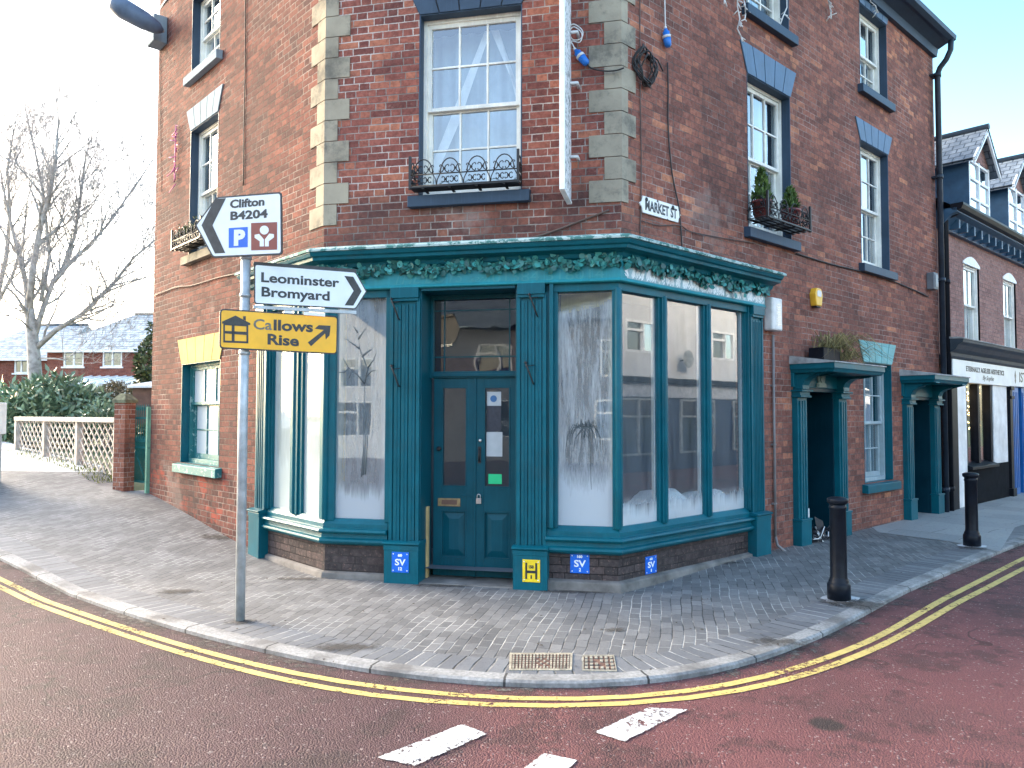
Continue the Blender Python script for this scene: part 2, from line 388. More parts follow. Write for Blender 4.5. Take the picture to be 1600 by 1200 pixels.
# window glass: two clear faces that mirror the street, with the room behind
def glass(name, tint=(.8, .86, .88), boost=1.4, add=.015, fog=None, wave=.05):
    k = NB(name); pos = k.obj()
    ge = k.n('NewGeometry'); dt = k.n('VectorMath', {0: ge.outputs['Incoming'], 1: ge.outputs['Normal']}, operation='DOT_PRODUCT')
    fr = k.M('MULTIPLY_ADD', k.M('POWER', k.M('SUBTRACT', 1, k.M('ABSOLUTE', dt.outputs['Value'])), 5), .96, .04)
    bm_ = k.n('Bump'); k.set(bm_.inputs['Height'], k.noise(pos, 1.7, 2)); bm_.inputs['Strength'].default_value = wave; bm_.inputs['Distance'].default_value = .05
    gl = k.n('BsdfGlossy'); gl.inputs['Roughness'].default_value = .015; k.t.links.new(bm_.outputs[0], gl.inputs['Normal'])
    gl.inputs['Color'].default_value = (.95, .98, 1, 1)
    tr = k.n('BsdfTransparent'); tr.inputs[0].default_value = (*tint, 1)
    fac = k.M('MULTIPLY_ADD', fr, boost, add, clamp=True)
    mx = k.n('MixShader'); k.set(mx.inputs[0], fac); k.t.links.new(tr.outputs[0], mx.inputs[1]); k.t.links.new(gl.outputs[0], mx.inputs[2])
    last = mx.outputs[0]
    if fog:
        base, bottom, amp, col, seed = fog[:5]
        u, v = k.uvxy()
        st = k.noise(k.comb(k.M('MULTIPLY', u, 7), k.M('MULTIPLY', v, 2.2), seed), 1.2, 6, .65, .6)
        fine = k.noise(k.comb(k.M('MULTIPLY', u, 30), k.M('MULTIPLY', v, 12), seed), 2, 4, .7)
        bt = k.M('SUBTRACT', 1, k.step(k.M('ADD', v, k.M('MULTIPLY', k.M('SUBTRACT', st, .5), bottom*1.3)), bottom*.25, bottom))
        ev = k.M('MULTIPLY', k.M('SUBTRACT', 1, k.step(k.M('MINIMUM', u, k.M('SUBTRACT', 1, u)), .02, .22)), base*.8)
        a = k.M('MULTIPLY', k.M('SUBTRACT', st, .5), amp*2)
        a = k.M('ADD', a, k.M('MULTIPLY', k.M('SUBTRACT', fine, .5), amp))
        fm = k.M('ADD', k.M('ADD', a, base), k.M('ADD', k.M('MULTIPLY', bt, .85), ev), clamp=True)
        if len(fog) > 5: fm = k.M('MULTIPLY', fm, k.M('SUBTRACT', 1, k.step(k.M('SUBTRACT', v, k.M('MULTIPLY', u, .05)), fog[5]-.04, fog[5])))
        fm = k.M('MINIMUM', fm, .94)
        df = k.n('BsdfDiffuse'); df.inputs[0].default_value = (*col, 1)
        tl = k.n('BsdfTranslucent'); tl.inputs[0].default_value = (*col, 1)
        ms = k.n('MixShader'); ms.inputs[0].default_value = .25; k.t.links.new(df.outputs[0], ms.inputs[1]); k.t.links.new(tl.outputs[0], ms.inputs[2])
        m2 = k.n('MixShader'); k.set(m2.inputs[0], fm); k.t.links.new(tr.outputs[0], m2.inputs[1]); k.t.links.new(ms.outputs[0], m2.inputs[2])
        m3 = k.n('MixShader'); k.set(m3.inputs[0], fac); k.t.links.new(m2.outputs[0], m3.inputs[1]); k.t.links.new(gl.outputs[0], m3.inputs[2])
        last = m3.outputs[0]
    k.t.links.new(last, k.out.inputs[0]); return k.m
M['glass'] = glass('window_glass')
M['glassU'] = glass('upper_window_glass', boost=2.6, add=.12)
M['fogL'] = glass('misted_alley_glass', fog=(.72, .3, .22, (.50, .59, .60), 1.0))
M['fogFL'] = glass('misted_front_glass', boost=3.0, add=.06, fog=(.36, .17, .26, (.60, .68, .73), 2.0), wave=.01)
M['fogFR'] = glass('streaked_front_glass', boost=2.2, fog=(.34, .28, .85, (.60, .68, .73), 5.0, .93), wave=.01)
M['fogR'] = glass('clear_street_glass', boost=3.0, add=.08, fog=(.09, .13, .16, (.78, .84, .86), 3.0), wave=.006)
M['fogB'] = glass('whitened_alley_glass', boost=.8, add=0, fog=(1.1, .2, .10, (.70, .76, .78), 9.0))
M['blueglass'] = glass('blue_leaded_glass', tint=(.03, .05, .3), boost=1.5)
# road, paving
k = NB('red_asphalt'); p = k.obj(); x = k.n('SeparateXYZ', {0: p})
side = k.step(k.M('ADD', k.M('ADD', x.outputs[0], k.M('MULTIPLY', x.outputs[1], .08)), k.M('MULTIPLY', k.M('SUBTRACT', k.noise(p, 2, 3), .5), .5)), -.35, .55)
agg = k.noise(p, 75, 3, .75); big = k.noise(p, .7, 5)
vor = k.n('TexVoronoi'); k.set(vor.inputs['Vector'], p); vor.inputs['Scale'].default_value = 95
red = k.ramp(agg, [(.3, (.10, .038, .040)), (.6, (.18, .075, .075)), (.78, (.28, .165, .162))])
gry = k.ramp(agg, [(.3, (.048, .023, .028)), (.6, (.10, .053, .058)), (.76, (.22, .15, .158))])
c = k.mix(side, gry, red)
c = k.mix(k.M('MULTIPLY', k.step(big, .45, .7), .35), c, (.045, .035, .035))
wn = k.n('TexWhiteNoise', {'Vector': vor.outputs['Position']}, noise_dimensions='3D')
c = k.mix(k.M('MULTIPLY', k.M('GREATER_THAN', wn.outputs[0], .98), .55), c, (.38, .33, .32))
cv = k.n('TexVoronoi', feature='DISTANCE_TO_EDGE'); cw = k.n('VectorMath', {0: p}, operation='ADD'); k.set(cw.inputs[1], k.n('TexNoise', {'Vector': p, 'Scale': 1.6}).outputs[1])
k.set(cv.inputs['Vector'], cw.outputs[0]); cv.inputs['Scale'].default_value = .45
crk = k.M('MULTIPLY', k.M('LESS_THAN', cv.outputs[0], .0045), k.step(k.noise(p, .5, 2), .5, .6))
c = k.mix(k.M('MULTIPLY', crk, .8), c, (.02, .016, .016))
dk = k.step(k.M('ADD', k.noise(p, 2.3, 6, .75), k.M('MULTIPLY', k.noise(p, .35, 2), .25)), .62, .72)
c = k.mix(k.M('MULTIPLY', dk, .5), c, (.035, .026, .026))
lt = k.step(k.noise(p, .9, 4, .7), .56, .72); c = k.mix(k.M('MULTIPLY', lt, .14), c, (.20, .12, .12))
pt = k.n('VectorMath', {0: p, 1: (1.73, 4.30, 0)}, operation='SUBTRACT')
pl = k.n('VectorMath', {0: pt.outputs[0]}, operation='LENGTH')
pm = k.M('SUBTRACT', 1, k.step(k.M('ADD', pl.outputs[1], k.M('MULTIPLY', k.M('SUBTRACT', k.noise(p, 9, 4), .5), .14)), .07, .13))
c = k.mix(k.M('MULTIPLY', pm, .85), c, (.03, .028, .026))
k.base(c); k.b.inputs['Specular IOR Level'].default_value = .22; k.rough(k.M('ADD', .48, k.M('MULTIPLY', agg, .4)))
k.bump(k.M('ADD', k.M('MULTIPLY', vor.outputs[0], -1.2), agg), .7, .012); M['road'] = k.m
def paver(name, cols, lu=.17, lv=.085, mort=(.055, .055, .06), usexy=True, rot=-12.1, mw=.006, wet=.5):
    k = NB(name); p = k.obj()
    if usexy:
        x = k.n('SeparateXYZ', {0: p}); ca, sa = math.cos(R_(rot)), math.sin(R_(rot))
        v = k.M('ADD', k.M('MULTIPLY', x.outputs[0], ca), k.M('MULTIPLY', x.outputs[1], sa))
        u = k.M('ADD', k.M('MULTIPLY', x.outputs[0], -sa), k.M('MULTIPLY', x.outputs[1], ca))
    else: u, v = k.uvxy()
    wv = k.noise(p, 1.1, 2)
    u = k.M('ADD', u, k.M('MULTIPLY', wv, .09)); v = k.M('ADD', v, k.M('MULTIPLY', k.noise(p, .8, 2), .10))
    rv = k.M('ADD', k.M('DIVIDE', v, lv), 400); row = k.M('FLOOR', rv); fv = k.M('MULTIPLY', k.M('FRACT', rv), lv)
    rr = k.n('TexWhiteNoise', {'W': row}, noise_dimensions='1D').outputs[0]
    ru = k.M('ADD', k.M('ADD', k.M('DIVIDE', u, lu), 400), k.M('ADD', k.M('MULTIPLY', k.M('MODULO', row, 2), .5 if lu < 5 else .1), k.M('MULTIPLY', rr, .25 if lu < 5 else .02)))
    cell = k.M('FLOOR', ru); fu = k.M('MULTIPLY', k.M('FRACT', ru), lu)
    d = k.M('MINIMUM', k.M('MINIMUM', fu, k.M('SUBTRACT', lu, fu)), k.M('MINIMUM', fv, k.M('SUBTRACT', lv, fv)))
    d = k.M('ADD', d, k.M('MULTIPLY', k.M('SUBTRACT', k.noise(p, 45, 3), .5), .010))
    mask = k.step(d, mw*.3, mw)
    wn = k.n('TexWhiteNoise', {'Vector': k.comb(cell, row)}, noise_dimensions='3D').outputs[0]
    n1 = k.noise(p, 1.5, 5, .65); n2 = k.noise(p, 28, 4, .7)
    c = k.ramp(k.M('ADD', k.M('MULTIPLY', wn, .38), k.M('MULTIPLY', n1, .62)), [(.2, cols[0]), (.55, cols[1]), (.85, cols[2])])
    c = k.mix(k.M('MULTIPLY', k.step(n2, .5, .72), .4), c, (.06, .06, .065))
    c = k.mix(k.M('MULTIPLY', k.step(k.noise(p, 4, 6, .75), .64, .72), .3), c, (.40, .40, .38))
    jm = k.mix(k.step(k.noise(p, 2.2, 4), .40, .62), tuple(c*.6 for c in mort), (.36, .36, .35))
    k.base(k.mix(mask, jm, c))
    k.rough(k.M('ADD', wet, k.M('MULTIPLY', n1, .35)))
    k.bump(k.M('ADD', k.M('ADD', mask, k.M('MULTIPLY', wn, .5)), k.M('MULTIPLY', n2, .6)), .5, .008)
    return k.m
GP = [(.095, .095, .097), (.15, .15, .152), (.22, .218, .215)]
M['pave'] = paver('block_paving', GP)
M['border'] = paver('border_setts', [(.10, .105, .115), (.15, .155, .165), (.21, .215, .22)], 9.0, .118, (.03, .03, .03), usexy=False, mw=.01)
M['flag'] = paver('concrete_flags', [(.24, .25, .25), (.29, .30, .30), (.34, .35, .34)], .9, .6, (.15, .15, .15), rot=42.5, mw=.008)
k = NB('granite_kerb'); p = k.obj(); u, v = k.uvxy()
fu = k.M('FRACT', k.M('DIVIDE', u, .92)); jm = k.M('MAXIMUM', k.M('LESS_THAN', fu, .010), k.M('GREATER_THAN', fu, .992))
c = k.ramp(k.noise(p, 40, 4), [(.3, (.20, .20, .195)), (.7, (.37, .365, .355))])
c = k.mix(k.M('MULTIPLY', k.step(k.noise(p, 2.0, 5), .42, .66), .75), c, (.075, .07, .068))
k.base(k.mix(jm, c, (.04, .04, .04))); k.rough(.8); k.bump(k.noise(p, 60, 4), .3, .005); M['kerb'] = k.m
def roadpaint(name, col, wear, edge=False):
    k = NB(name); p = k.obj(); n = k.noise(p, 30, 5, .8); b = k.noise(p, 2.2, 3)
    al = k.step(k.M('ADD', n, k.M('MULTIPLY', k.M('SUBTRACT', b, .5), .6)), wear, wear+.05)
    if edge:
        u, v = k.uvxy(); e = k.M('MINIMUM', k.M('MINIMUM', u, k.M('SUBTRACT', 1, u)), k.M('MULTIPLY', k.M('MINIMUM', v, k.M('SUBTRACT', 1, v)), .45))
        al = k.M('MULTIPLY', al, k.step(k.M('ADD', e, k.M('MULTIPLY', k.M('SUBTRACT', k.noise(p, 22, 5, .8), .5), .10)), .012, .026))
    k.base(k.ramp(k.noise(p, 14, 4), [(.3, tuple(c*.72 for c in col)), (.7, col)])); k.rough(.7); k.set(k.b.inputs['Alpha'], al)
    k.bump(k.noise(p, 75, 3), .5, .006); return k.m
M['yline'] = roadpaint('worn_yellow_paint', (.66, .50, .16), .385)
M['wline'] = roadpaint('worn_white_paint', (.70, .71, .70), .40, True)
k = NB('grass'); p = k.obj(); k.base(k.ramp(k.noise(p, 3, 5), [(.3, (.03, .055, .02)), (.7, (.08, .11, .04))])); k.rough(.9); M['grass'] = k.m
def leafmat(name, a, b, rough=.45):
    k = NB(name); oi = k.n('NewGeometry').outputs['Random Per Island']
    k.base(k.ramp(oi, [(0, a), (.6, b), (1, tuple(min(1, c*1.7) for c in b))])); k.rough(rough); return k.m
M['laurel'] = leafmat('laurel_leaf', (.05, .10, .06), (.18, .26, .16), .28)
M['brownleaf'] = leafmat('brown_twig_leaf', (.05, .04, .02), (.12, .10, .05), .7)
M['ivy'] = leafmat('ivy_leaf', (.02, .04, .015), (.07, .09, .03), .5)
M['conifer'] = leafmat('conifer_leaf', (.03, .07, .02), (.09, .16, .04), .6)
M['garl'] = leafmat('garland_leaf', (.008, .07, .07), (.03, .19, .18), .45)
M['strawleaf'] = leafmat('straw_grass', (.10, .09, .03), (.26, .22, .09), .7)
M['moss'] = leafmat('verge_grass', (.06, .08, .01), (.16, .18, .03), .8)
k = NB('birch_bark'); p = k.obj()
c = k.ramp(k.noise(p, 5, 5), [(.35, (.20, .19, .18)), (.55, (.36, .35, .33)), (.7, (.48, .47, .45))]); k.base(c); k.rough(.9); M['bark'] = k.m
M['twig'] = simple('brown_twig', (.36, .34, .33), .9, .3)
M['lattice'] = simple('lichened_concrete', (.40, .37, .33), .9, .35, 6, bump=.5, bscale=40)
M['gate'] = paint('green_gate_paint', (.012, .12, .115), .45)
M['gatep'] = paint('pale_green_paint', (.16, .36, .25), .5)
# ================================================================== SETTING
def inside(p, poly):
    c = False; j = len(poly)-1
    for i in range(len(poly)):
        a, b = poly[i], poly[j]
        if (a[1] > p[1]) != (b[1] > p[1]) and p[0] < (b[0]-a[0])*(p[1]-a[1])/(b[1]-a[1])+a[0]: c = not c
        j = i
    return c
def resample(pts, step, closed=False):
    out = []; n = len(pts)
    for i in range(n if closed else n-1):
        a, b = pts[i], pts[(i+1) % n]; L_ = math.dist(a, b); k_ = max(1, min(60, int(L_/step)))
        out += [(a[0]+(b[0]-a[0])*j/k_, a[1]+(b[1]-a[1])*j/k_) for j in range(k_)]
    if not closed: out.append(pts[-1])
    return out
def spline(pts, n=8):
    out = []
    for i in range(len(pts)-1):
        p0, p1, p2, p3 = pts[max(i-1, 0)], pts[i], pts[i+1], pts[min(i+2, len(pts)-1)]
        for j in range(n):
            t = j/n
            out.append(tuple(.5*((2*p1[k])+(-p0[k]+p2[k])*t+(2*p0[k]-5*p1[k]+4*p2[k]-p3[k])*t*t+(-p0[k]+3*p1[k]-3*p2[k]+p3[k])*t**3) for k in (0, 1)))
    out.append(pts[-1]); return out
def smooth(pts, it=3):
    for _ in range(it): pts = [pts[0]]+[tuple((pts[i-1][k]+2*pts[i][k]+pts[i+1][k])/4 for k in (0, 1)) for i in range(1, len(pts)-1)]+[pts[-1]]
    return pts
def offset(pts, d):
    out = []
    for i in range(len(pts)):
        a, b = pts[max(i-1, 0)], pts[min(i+1, len(pts)-1)]; t = (b[0]-a[0], b[1]-a[1]); l = math.hypot(*t)
        out.append((pts[i][0]-t[1]/l*d, pts[i][1]+t[0]/l*d))
    return out
def sheet(name, poly, zf, mat, step=.5, rad=16, kind='structure'):
    poly = resample(poly, step, True); vs = list(poly)
    xs = [p[0] for p in poly]; ys = [p[1] for p in poly]
    x = max(min(xs), -rad)
    while x < min(max(xs), rad):
        y = max(min(ys), -rad)
        while y < min(max(ys), rad+8):
            q = (x+rnd.uniform(-.05, .05), y+rnd.uniform(-.05, .05))
            if inside(q, poly): vs.append(q)
            y += step
        x += step
    r = delaunay_2d_cdt([Vector(p) for p in vs], [], [list(range(len(poly)))], 1, 1e-5)
    m = MB(); m.v = [(p.x, p.y, zf(p.x, p.y)) for p in r[0]]; m.f = [list(f) for f in r[2]]
    m.uv = [[(m.v[i][0], m.v[i][1]) for i in f] for f in m.f]; m.sm = [True]*len(m.f)
    o = m.build(name, mat)
    if m.f and o.data.polygons[0].normal.z < 0: o.data.flip_normals()
    if kind: o['kind'] = kind
    return o
def strip(pts, w0, w1, zf, lift):
    a, b = offset(pts, w0), offset(pts, w1); m = MB(); cu = 0
    for i in range(len(pts)-1):
        d = math.dist(pts[i], pts[i+1])
        m.face([(*a[i], zf(*a[i])+lift), (*a[i+1], zf(*a[i+1])+lift), (*b[i+1], zf(*b[i+1])+lift), (*b[i], zf(*b[i])+lift)],
               [(cu, w0), (cu+d, w0), (cu+d, w1), (cu, w1)], True); cu += d
    return m
RD = .04                                        # step from road up to pavement
KPX = [(0, 873), (75, 909), (165, 957), (285, 989), (375, 1014), (487, 1040), (600, 1059), (665, 1071), (837, 1087), (1014, 1080), (1112, 1066), (1225, 1029), (1337, 968), (1469, 905), (1544, 872), (1600, 850)]
kerb = smooth([hit(x, y, -.04) for x, y in KPX], 1)
kerb = [(-60, 18), (-24, 15.5), (-11, 11.3), (-7.6, 9.55)]+kerb+[(kerb[-1][0]+R.d[0]*t, kerb[-1][1]+R.d[1]*t) for t in (2, 6, 20, 60)]
kerb = smooth(resample(kerb, .25), 6)
gz = lambda x, y: terr(x, y)
far_r = (kerb[-1][0]+R.n[0]*7.2, kerb[-1][1]+R.n[1]*7.2)
rb = (R.P(-2, 9.2, 0)[0], R.P(-2, 9.2, 0)[1])
o = sheet('ground', [(-400, -400), (400, -400), (400, 600), (-400, 600)], lambda x, y: terr(x, y)-.16-(.25 if y < 12 else 0), M['grass'], .9, 26)
road = sheet('road', kerb+[far_r, rb, (14, -30), (-40, -30), (-60, 0)], lambda x, y: gz(x, y)-RD, M['road'], .6)
inner = offset(kerb, .13); inner2 = offset(kerb, .42)
m = MB(); ka = [(*p, gz(*p)-RD-.05) for p in kerb]; kb = [(*p, gz(*p)-.012) for p in kerb]
kc = [(*p, gz(*p)) for p in offset(kerb, .02)]; kd = [(*p, gz(*p)+.002) for p in inner]
o = MB().sweep([ka, kb, kc, kd], False).build('kerb', M['kerb']); o['kind'] = 'structure'
m = strip(kerb, .13, .42, gz, .001); m.uv = [[(y+.05, x) for x, y in f] for f in m.uv]; o = m.build('border_paving', M['border']); o['kind'] = 'structure'
RW = lambda u, w=-.3: R.P(u, w, 0)[:2]
pil = hit(190, 768); pil2 = hit(208, 770)
path1 = hit(165, 738); path0 = hit(5, 736)
wallback = [RW(70), RW(0), F.P(LF*.5, -.3, 0)[:2], L.P(0, -.3, 0)[:2], L.P(5.9, -.3, 0)[:2]]
pv = inner2+wallback+[(pil2[0]+.3, pil2[1]+.5), pil, path1, path0, (-30, 20), (-60, 24)]
pave_o = sheet('pavement', pv, gz, M['pave'], .5)
sheet('path', [path0, path1, (-7.2, 13.6), (-10.4, 16.4), (-16, 22), (-22, 33), (-60, 40), (-60, 24), (-30, 20)], lambda x, y: gz(x, y)+.004, M['concrete'], 1.0, 30)
# concrete flags further up the street
fl = [hit(1372, 832), hit(1480, 846), hit(1562, 862)]
inner3 = [p for p in inner2 if R.uw(*p)[0] > 6.9]
sheet('flagged_pavement', [RW(5.9, -.2), fl[0], fl[1], fl[2]]+inner3+[RW(69, -.2)], lambda x, y: gz(x, y)+.004, M['flag'], .6)
# grime patches, some painting contact shade at posts and walls, and bits of leaf
kk = NB('paving_grime_and_shade'); p = kk.obj(); u, v = kk.uvxy(); rr_ = kk.n('VectorMath', {0: kk.comb(u, v)}, operation='LENGTH').outputs[1]
n2 = kk.noise(p, 14, 6, .75); a = kk.M('MULTIPLY', kk.M('SUBTRACT', 1, kk.step(kk.M('ADD', rr_, kk.M('MULTIPLY', kk.M('SUBTRACT', n2, .5), 2.6)), .25, 1.0)), .6)
kk.base(kk.ramp(n2, [(.35, (.03, .026, .024)), (.7, (.10, .085, .07))])); kk.rough(.95); kk.set(kk.b.inputs['Alpha'], a)
def grime_shade(px, py, rx, ry, lift=.007):
    c = hit(px, py); n = 16; m = MB()
    for i in range(n):
        a0, a1 = 2*math.pi*i/n, 2*math.pi*(i+1)/n; q = [c, (c[0]+rx*math.cos(a0), c[1]+ry*math.sin(a0)), (c[0]+rx*math.cos(a1), c[1]+ry*math.sin(a1))]
        m.face([(*t_, gz(*t_)+lift) for t_ in q], [(0, 0), (math.cos(a0), math.sin(a0)), (math.cos(a1), math.sin(a1))])
    m.build('grime_shade_patch', kk.m, pave_o)
for g_ in ((540, 1012, .34, .12), (1218, 1004, .28, .14), (280, 925, .25, .12), (1345, 945, .3, .2), (1308, 941, .22, .16), (1519, 857, .2, .2), (377, 973, .16, .1), (700, 915, .5, .10), (905, 925, .5, .09), (470, 905, .35, .10), (1120, 880, .4, .12), (340, 840, .3, .16), (960, 985, .12, .08)): grime_shade(*g_)
m = MB()
for i in range(240):
    if rnd.random() < .6: q = kerb[rnd.randrange(len(kerb))]; c = (q[0]+rnd.gauss(0, .3), q[1]+abs(rnd.gauss(0, .35)))
    else: c = hit(rnd.uniform(300, 1300), rnd.uniform(880, 1050))
    if abs(c[0]) > 9 or c[1] > 12: continue
    z = gz(*c)+.006; a = rnd.uniform(0, 6.3); r_ = rnd.uniform(.006, .02)
    m.face([(c[0]+r_*math.cos(a+j*1.57)*(1 if j % 2 else .5), c[1]+r_*math.sin(a+j*1.57)*(1 if j % 2 else .5), z+(.004 if j == 0 else 0)) for j in range(4)])
o = m.build('leaf_litter', simple('dead_leaf', (.06, .045, .035), .8, .5, 30), weld=False); o['kind'] = 'stuff'
# silt and grime lying in the channel
kk = NB('channel_silt'); p = kk.obj(); u, v = kk.uvxy()
n1 = kk.noise(p, 1.3, 5, .7); n2 = kk.noise(p, 16, 5, .75)
a = kk.M('MULTIPLY', kk.step(n1, .44, .60), kk.step(kk.M('ADD', n2, kk.M('MULTIPLY', v, 1.3)), .28, .52))
kk.base(kk.ramp(n2, [(.35, (.035, .028, .025)), (.6, (.10, .085, .075)), (.75, (.24, .22, .20))])); kk.rough(.9); kk.set(kk.b.inputs['Alpha'], a); kk.bump(n2, .6, .01)
strip(kerb, -.34, .0, lambda x, y: gz(x, y)-RD, .0025).build('channel_silt', kk.m, road)
# painted lines are parts of the road
YPX = [(0, 902), (112, 954), (210, 989), (300, 1017), (412, 1046), (525, 1072), (600, 1086), (687, 1096), (856, 1106), (987, 1101), (1100, 1090), (1187, 1072), (1300, 1033), (1375, 997), (1450, 952), (1525, 913), (1600, 872)]
Y2PX = [(0, 914), (90, 959), (187, 993), (285, 1025), (412, 1059), (517, 1086), (612, 1099), (762, 1114), (875, 1118), (987, 1113), (1100, 1103), (1187, 1089), (1262, 1063), (1375, 1012), (1450, 971), (1525, 932), (1600, 888)]
rz = lambda x, y: gz(x, y)-RD
for px, dl_ in ((YPX, 1.0), (Y2PX, 1.42)):
    l = smooth([hit(x, y, -RD) for x, y in px], 2)
    l = [(kx-.22*kd, ky-.34*kd) for kx, ky, kd in ((-24, 15.5, dl_), (-11, 11.3, dl_), (-7.6, 9.55, dl_))]+l+[(l[-1][0]+R.d[0]*t, l[-1][1]+R.d[1]*t) for t in (2, 8, 30)]
    strip(smooth(resample(l, .25), 6), -.032, .032, rz, .004).build('yellow_line', M['yline'], road)
for q in ([(585, 1186), (722, 1132), (765, 1148), (648, 1200)], [(926, 1146), (1012, 1106), (1078, 1110), (975, 1162)], [(812, 1204), (850, 1178), (905, 1190), (880, 1215)]):
    g = [hit(x, y, -RD) for x, y in q]
    m = MB(); m.face([(*p, rz(*p)+.0065) for p in g], [(0, 0), (1, 0), (1, 1), (0, 1)]); m.build('give_way_mark', M['wline'], road)
# ================================================================== THE CORNER BUILDING
RL, LL, TOP = 8.36, 5.36, 7.95
bld = thing('corner_building', 'three storey red brick corner building with stone quoins and a teal shopfront', 'building', (F.P(LF/2, 0, 0)))
def wall_mesh(m, fa, u0, u1, z0, z1, holes, w=0):
    us = sorted({u0, u1, *[c for h in holes for c in h[:2] if u0 < c < u1]}); zs = sorted({z0, z1, *[c for h in holes for c in h[2:] if z0 < c < z1]})
    for a, b in zip(us, us[1:]):
        for c, d in zip(zs, zs[1:]):
            if any(h[0] <= (a+b)/2 <= h[1] and h[2] <= (c+d)/2 <= h[3] for h in holes): continue
            m.face([fa.P(a, w, c), fa.P(b, w, c), fa.P(b, w, d), fa.P(a, w, d)], [(a, c), (b, c), (b, d), (a, d)])
    return m
def sash(fa, root, u0, u1, z0, z1, rec=.11, cols=3, rows=(2, 2), rev=None, lin=None, sill=None, curtain='drapes', gl=None, frame=None, bars=True, linh=.32, sillext=.09, arch=0, lintop=None):
    fr = frame or M['white']; m = MB(); f = .05
    w1, w0 = -rec, -rec-.12
    m.fbox(fa, u0, u0+f, w0, w1, z0, z1); m.fbox(fa, u1-f, u1, w0, w1, z0, z1)
    m.fbox(fa, u0+f, u1-f, w0, w1-.002, z1-f, z1); m.fbox(fa, u0+f, u1-f, w0, w1+.012, z0, z0+.055)
    a, b = u0+f, u1-f; zm = (z0+z1)/2-.02
    if isinstance(rows, tuple) and len(rows) == 3: zm = rows[2]
    g = MB()
    for (c, d, wo, nr, bh, th) in ((zm-.012, z1-f, w1-.02, rows[0], .04, .045), (z0+.055, zm+.012, w1-.062, rows[1], .07, .04)):
        wi = wo-.038; s_ = .042
        m.fbox(fa, a, a+s_, wi, wo, c, d); m.fbox(fa, b-s_, b, wi, wo, c, d)
        m.fbox(fa, a+s_, b-s_, wi, wo-.001, c, c+bh); m.fbox(fa, a+s_, b-s_, wi, wo-.001, d-th, d)
        A0, A1, Z0, Z1 = a+s_, b-s_, c+bh, d-th
        for i in range(1, cols): x = A0+(A1-A0)*i/cols; m.fbox(fa, x-.010, x+.010, wi+.006, wo-.004, Z0, Z1)
        for j in range(1, nr): z = Z0+(Z1-Z0)*j/nr; m.fbox(fa, A0, A1, wi+.007, wo-.006, z-.010, z+.010)
        P = fa.P; wg = wi+.016; g.face([P(A0, wg, Z0), P(A1, wg, Z0), P(A1, wg, Z1), P(A0, wg, Z1)], [(0, 0), (1, 0), (1, 1), (0, 1)])
    win = m.build('window', fr, root, bevel=.003)
    g.build('pane', gl or M['glassU'], win)
    if rev:
        r = MB(); P = fa.P; e = .003
        for u, sgn in ((u0, 1), (u1, -1)): r.fbox(fa, u-(0 if sgn > 0 else .012), u+(.012 if sgn > 0 else 0), w0, e, z0, z1)
        r.fbox(fa, u0+.012, u1-.012, w0, e-.001, z1-.012, z1)
        r.build('reveal', rev, win)
    if sill:
        s_ = MB(); s_.prismu(fa, [(w1-.02, z0-.13), (.085, z0-.14), (.085, z0-.025), (w1-.02, z0+.004)], u0-sillext, u1+sillext)
        s_.build('sill', sill, win, bevel=.006)
    if lin:
        l = MB(); n = 5; zt = lintop or z1+linh; ex = linh*.48
        for i in range(n):
            t0, t1 = i/n, (i+1)/n; b0, b1 = u0+(u1-u0)*t0, u0+(u1-u0)*t1
            c0, c1 = u0-ex+(u1-u0+2*ex)*t0, u0-ex+(u1-u0+2*ex)*t1; q = .008
            l.prism(fa, [(b0+q, z1), (b1-q, z1), (c1-q, zt), (c0+q, zt)], -.06, .016)
        l.build('lintel', lin, win)
        MB().prism(fa, [(u0, z1+.001), (u1, z1+.001), (u1+ex-.01, zt-.003), (u0-ex+.01, zt-.003)], -.05, .004).build('lintel_joints', M['dark'], win)
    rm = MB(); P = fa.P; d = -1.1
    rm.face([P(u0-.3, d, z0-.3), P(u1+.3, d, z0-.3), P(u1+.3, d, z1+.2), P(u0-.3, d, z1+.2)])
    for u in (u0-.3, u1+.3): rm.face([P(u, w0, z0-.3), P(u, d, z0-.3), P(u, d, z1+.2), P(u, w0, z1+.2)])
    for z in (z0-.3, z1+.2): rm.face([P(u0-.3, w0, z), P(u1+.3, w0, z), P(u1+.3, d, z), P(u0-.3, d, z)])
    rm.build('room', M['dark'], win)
    c = MB()
    def cloth(a0, a1, zz0, zz1, wv=.03, k_=60, w=w0-.06, taper=0):
        n = max(8, int((a1-a0)/.02)); c_ = []
        for i in range(n+1):
            u = a0+(a1-a0)*i/n; c_.append((u, w+wv*math.sin(u*k_)+wv*.5*math.sin(u*k_*.37+1)))
        for i in range(n):
            c.face([fa.P(*c_[i], zz0), fa.P(*c_[i+1], zz0), fa.P(*c_[i+1], zz1), fa.P(*c_[i], zz1)], None, True)
    if curtain == 'full': cloth(u0, u1, z0, z1, .012)
    elif curtain == 'drapes': W_ = u1-u0; cloth(u0, u0+W_*.30, z0, z1); cloth(u1-W_*.30, u1, z0, z1)
    elif curtain == 'swag':
        cloth(u0, u1, z0, z1, .02, 40, w0-.25)
        sh = MB(); W_ = u1-u0; H_ = z1-z0
        for tri in ([(.56, .97), (.62, .97), (.30, .45), (.02, .10), (.02, .22)], [(.62, .97), (.70, .97), (1.0, .28), (1.0, .44)]):
            sh.face([fa.P(u0+W_*a, w0-.12, z0+H_*b) for a, b in tri])
        sh.build('sheer_drape', M['wht'], win)
    if c.v: c.build('curtain', M['curtain'], win)
    return win
HF = [(-1, 9, -1, 3.1)]
fwin = (1.03, 2.105, 3.885, 5.755)
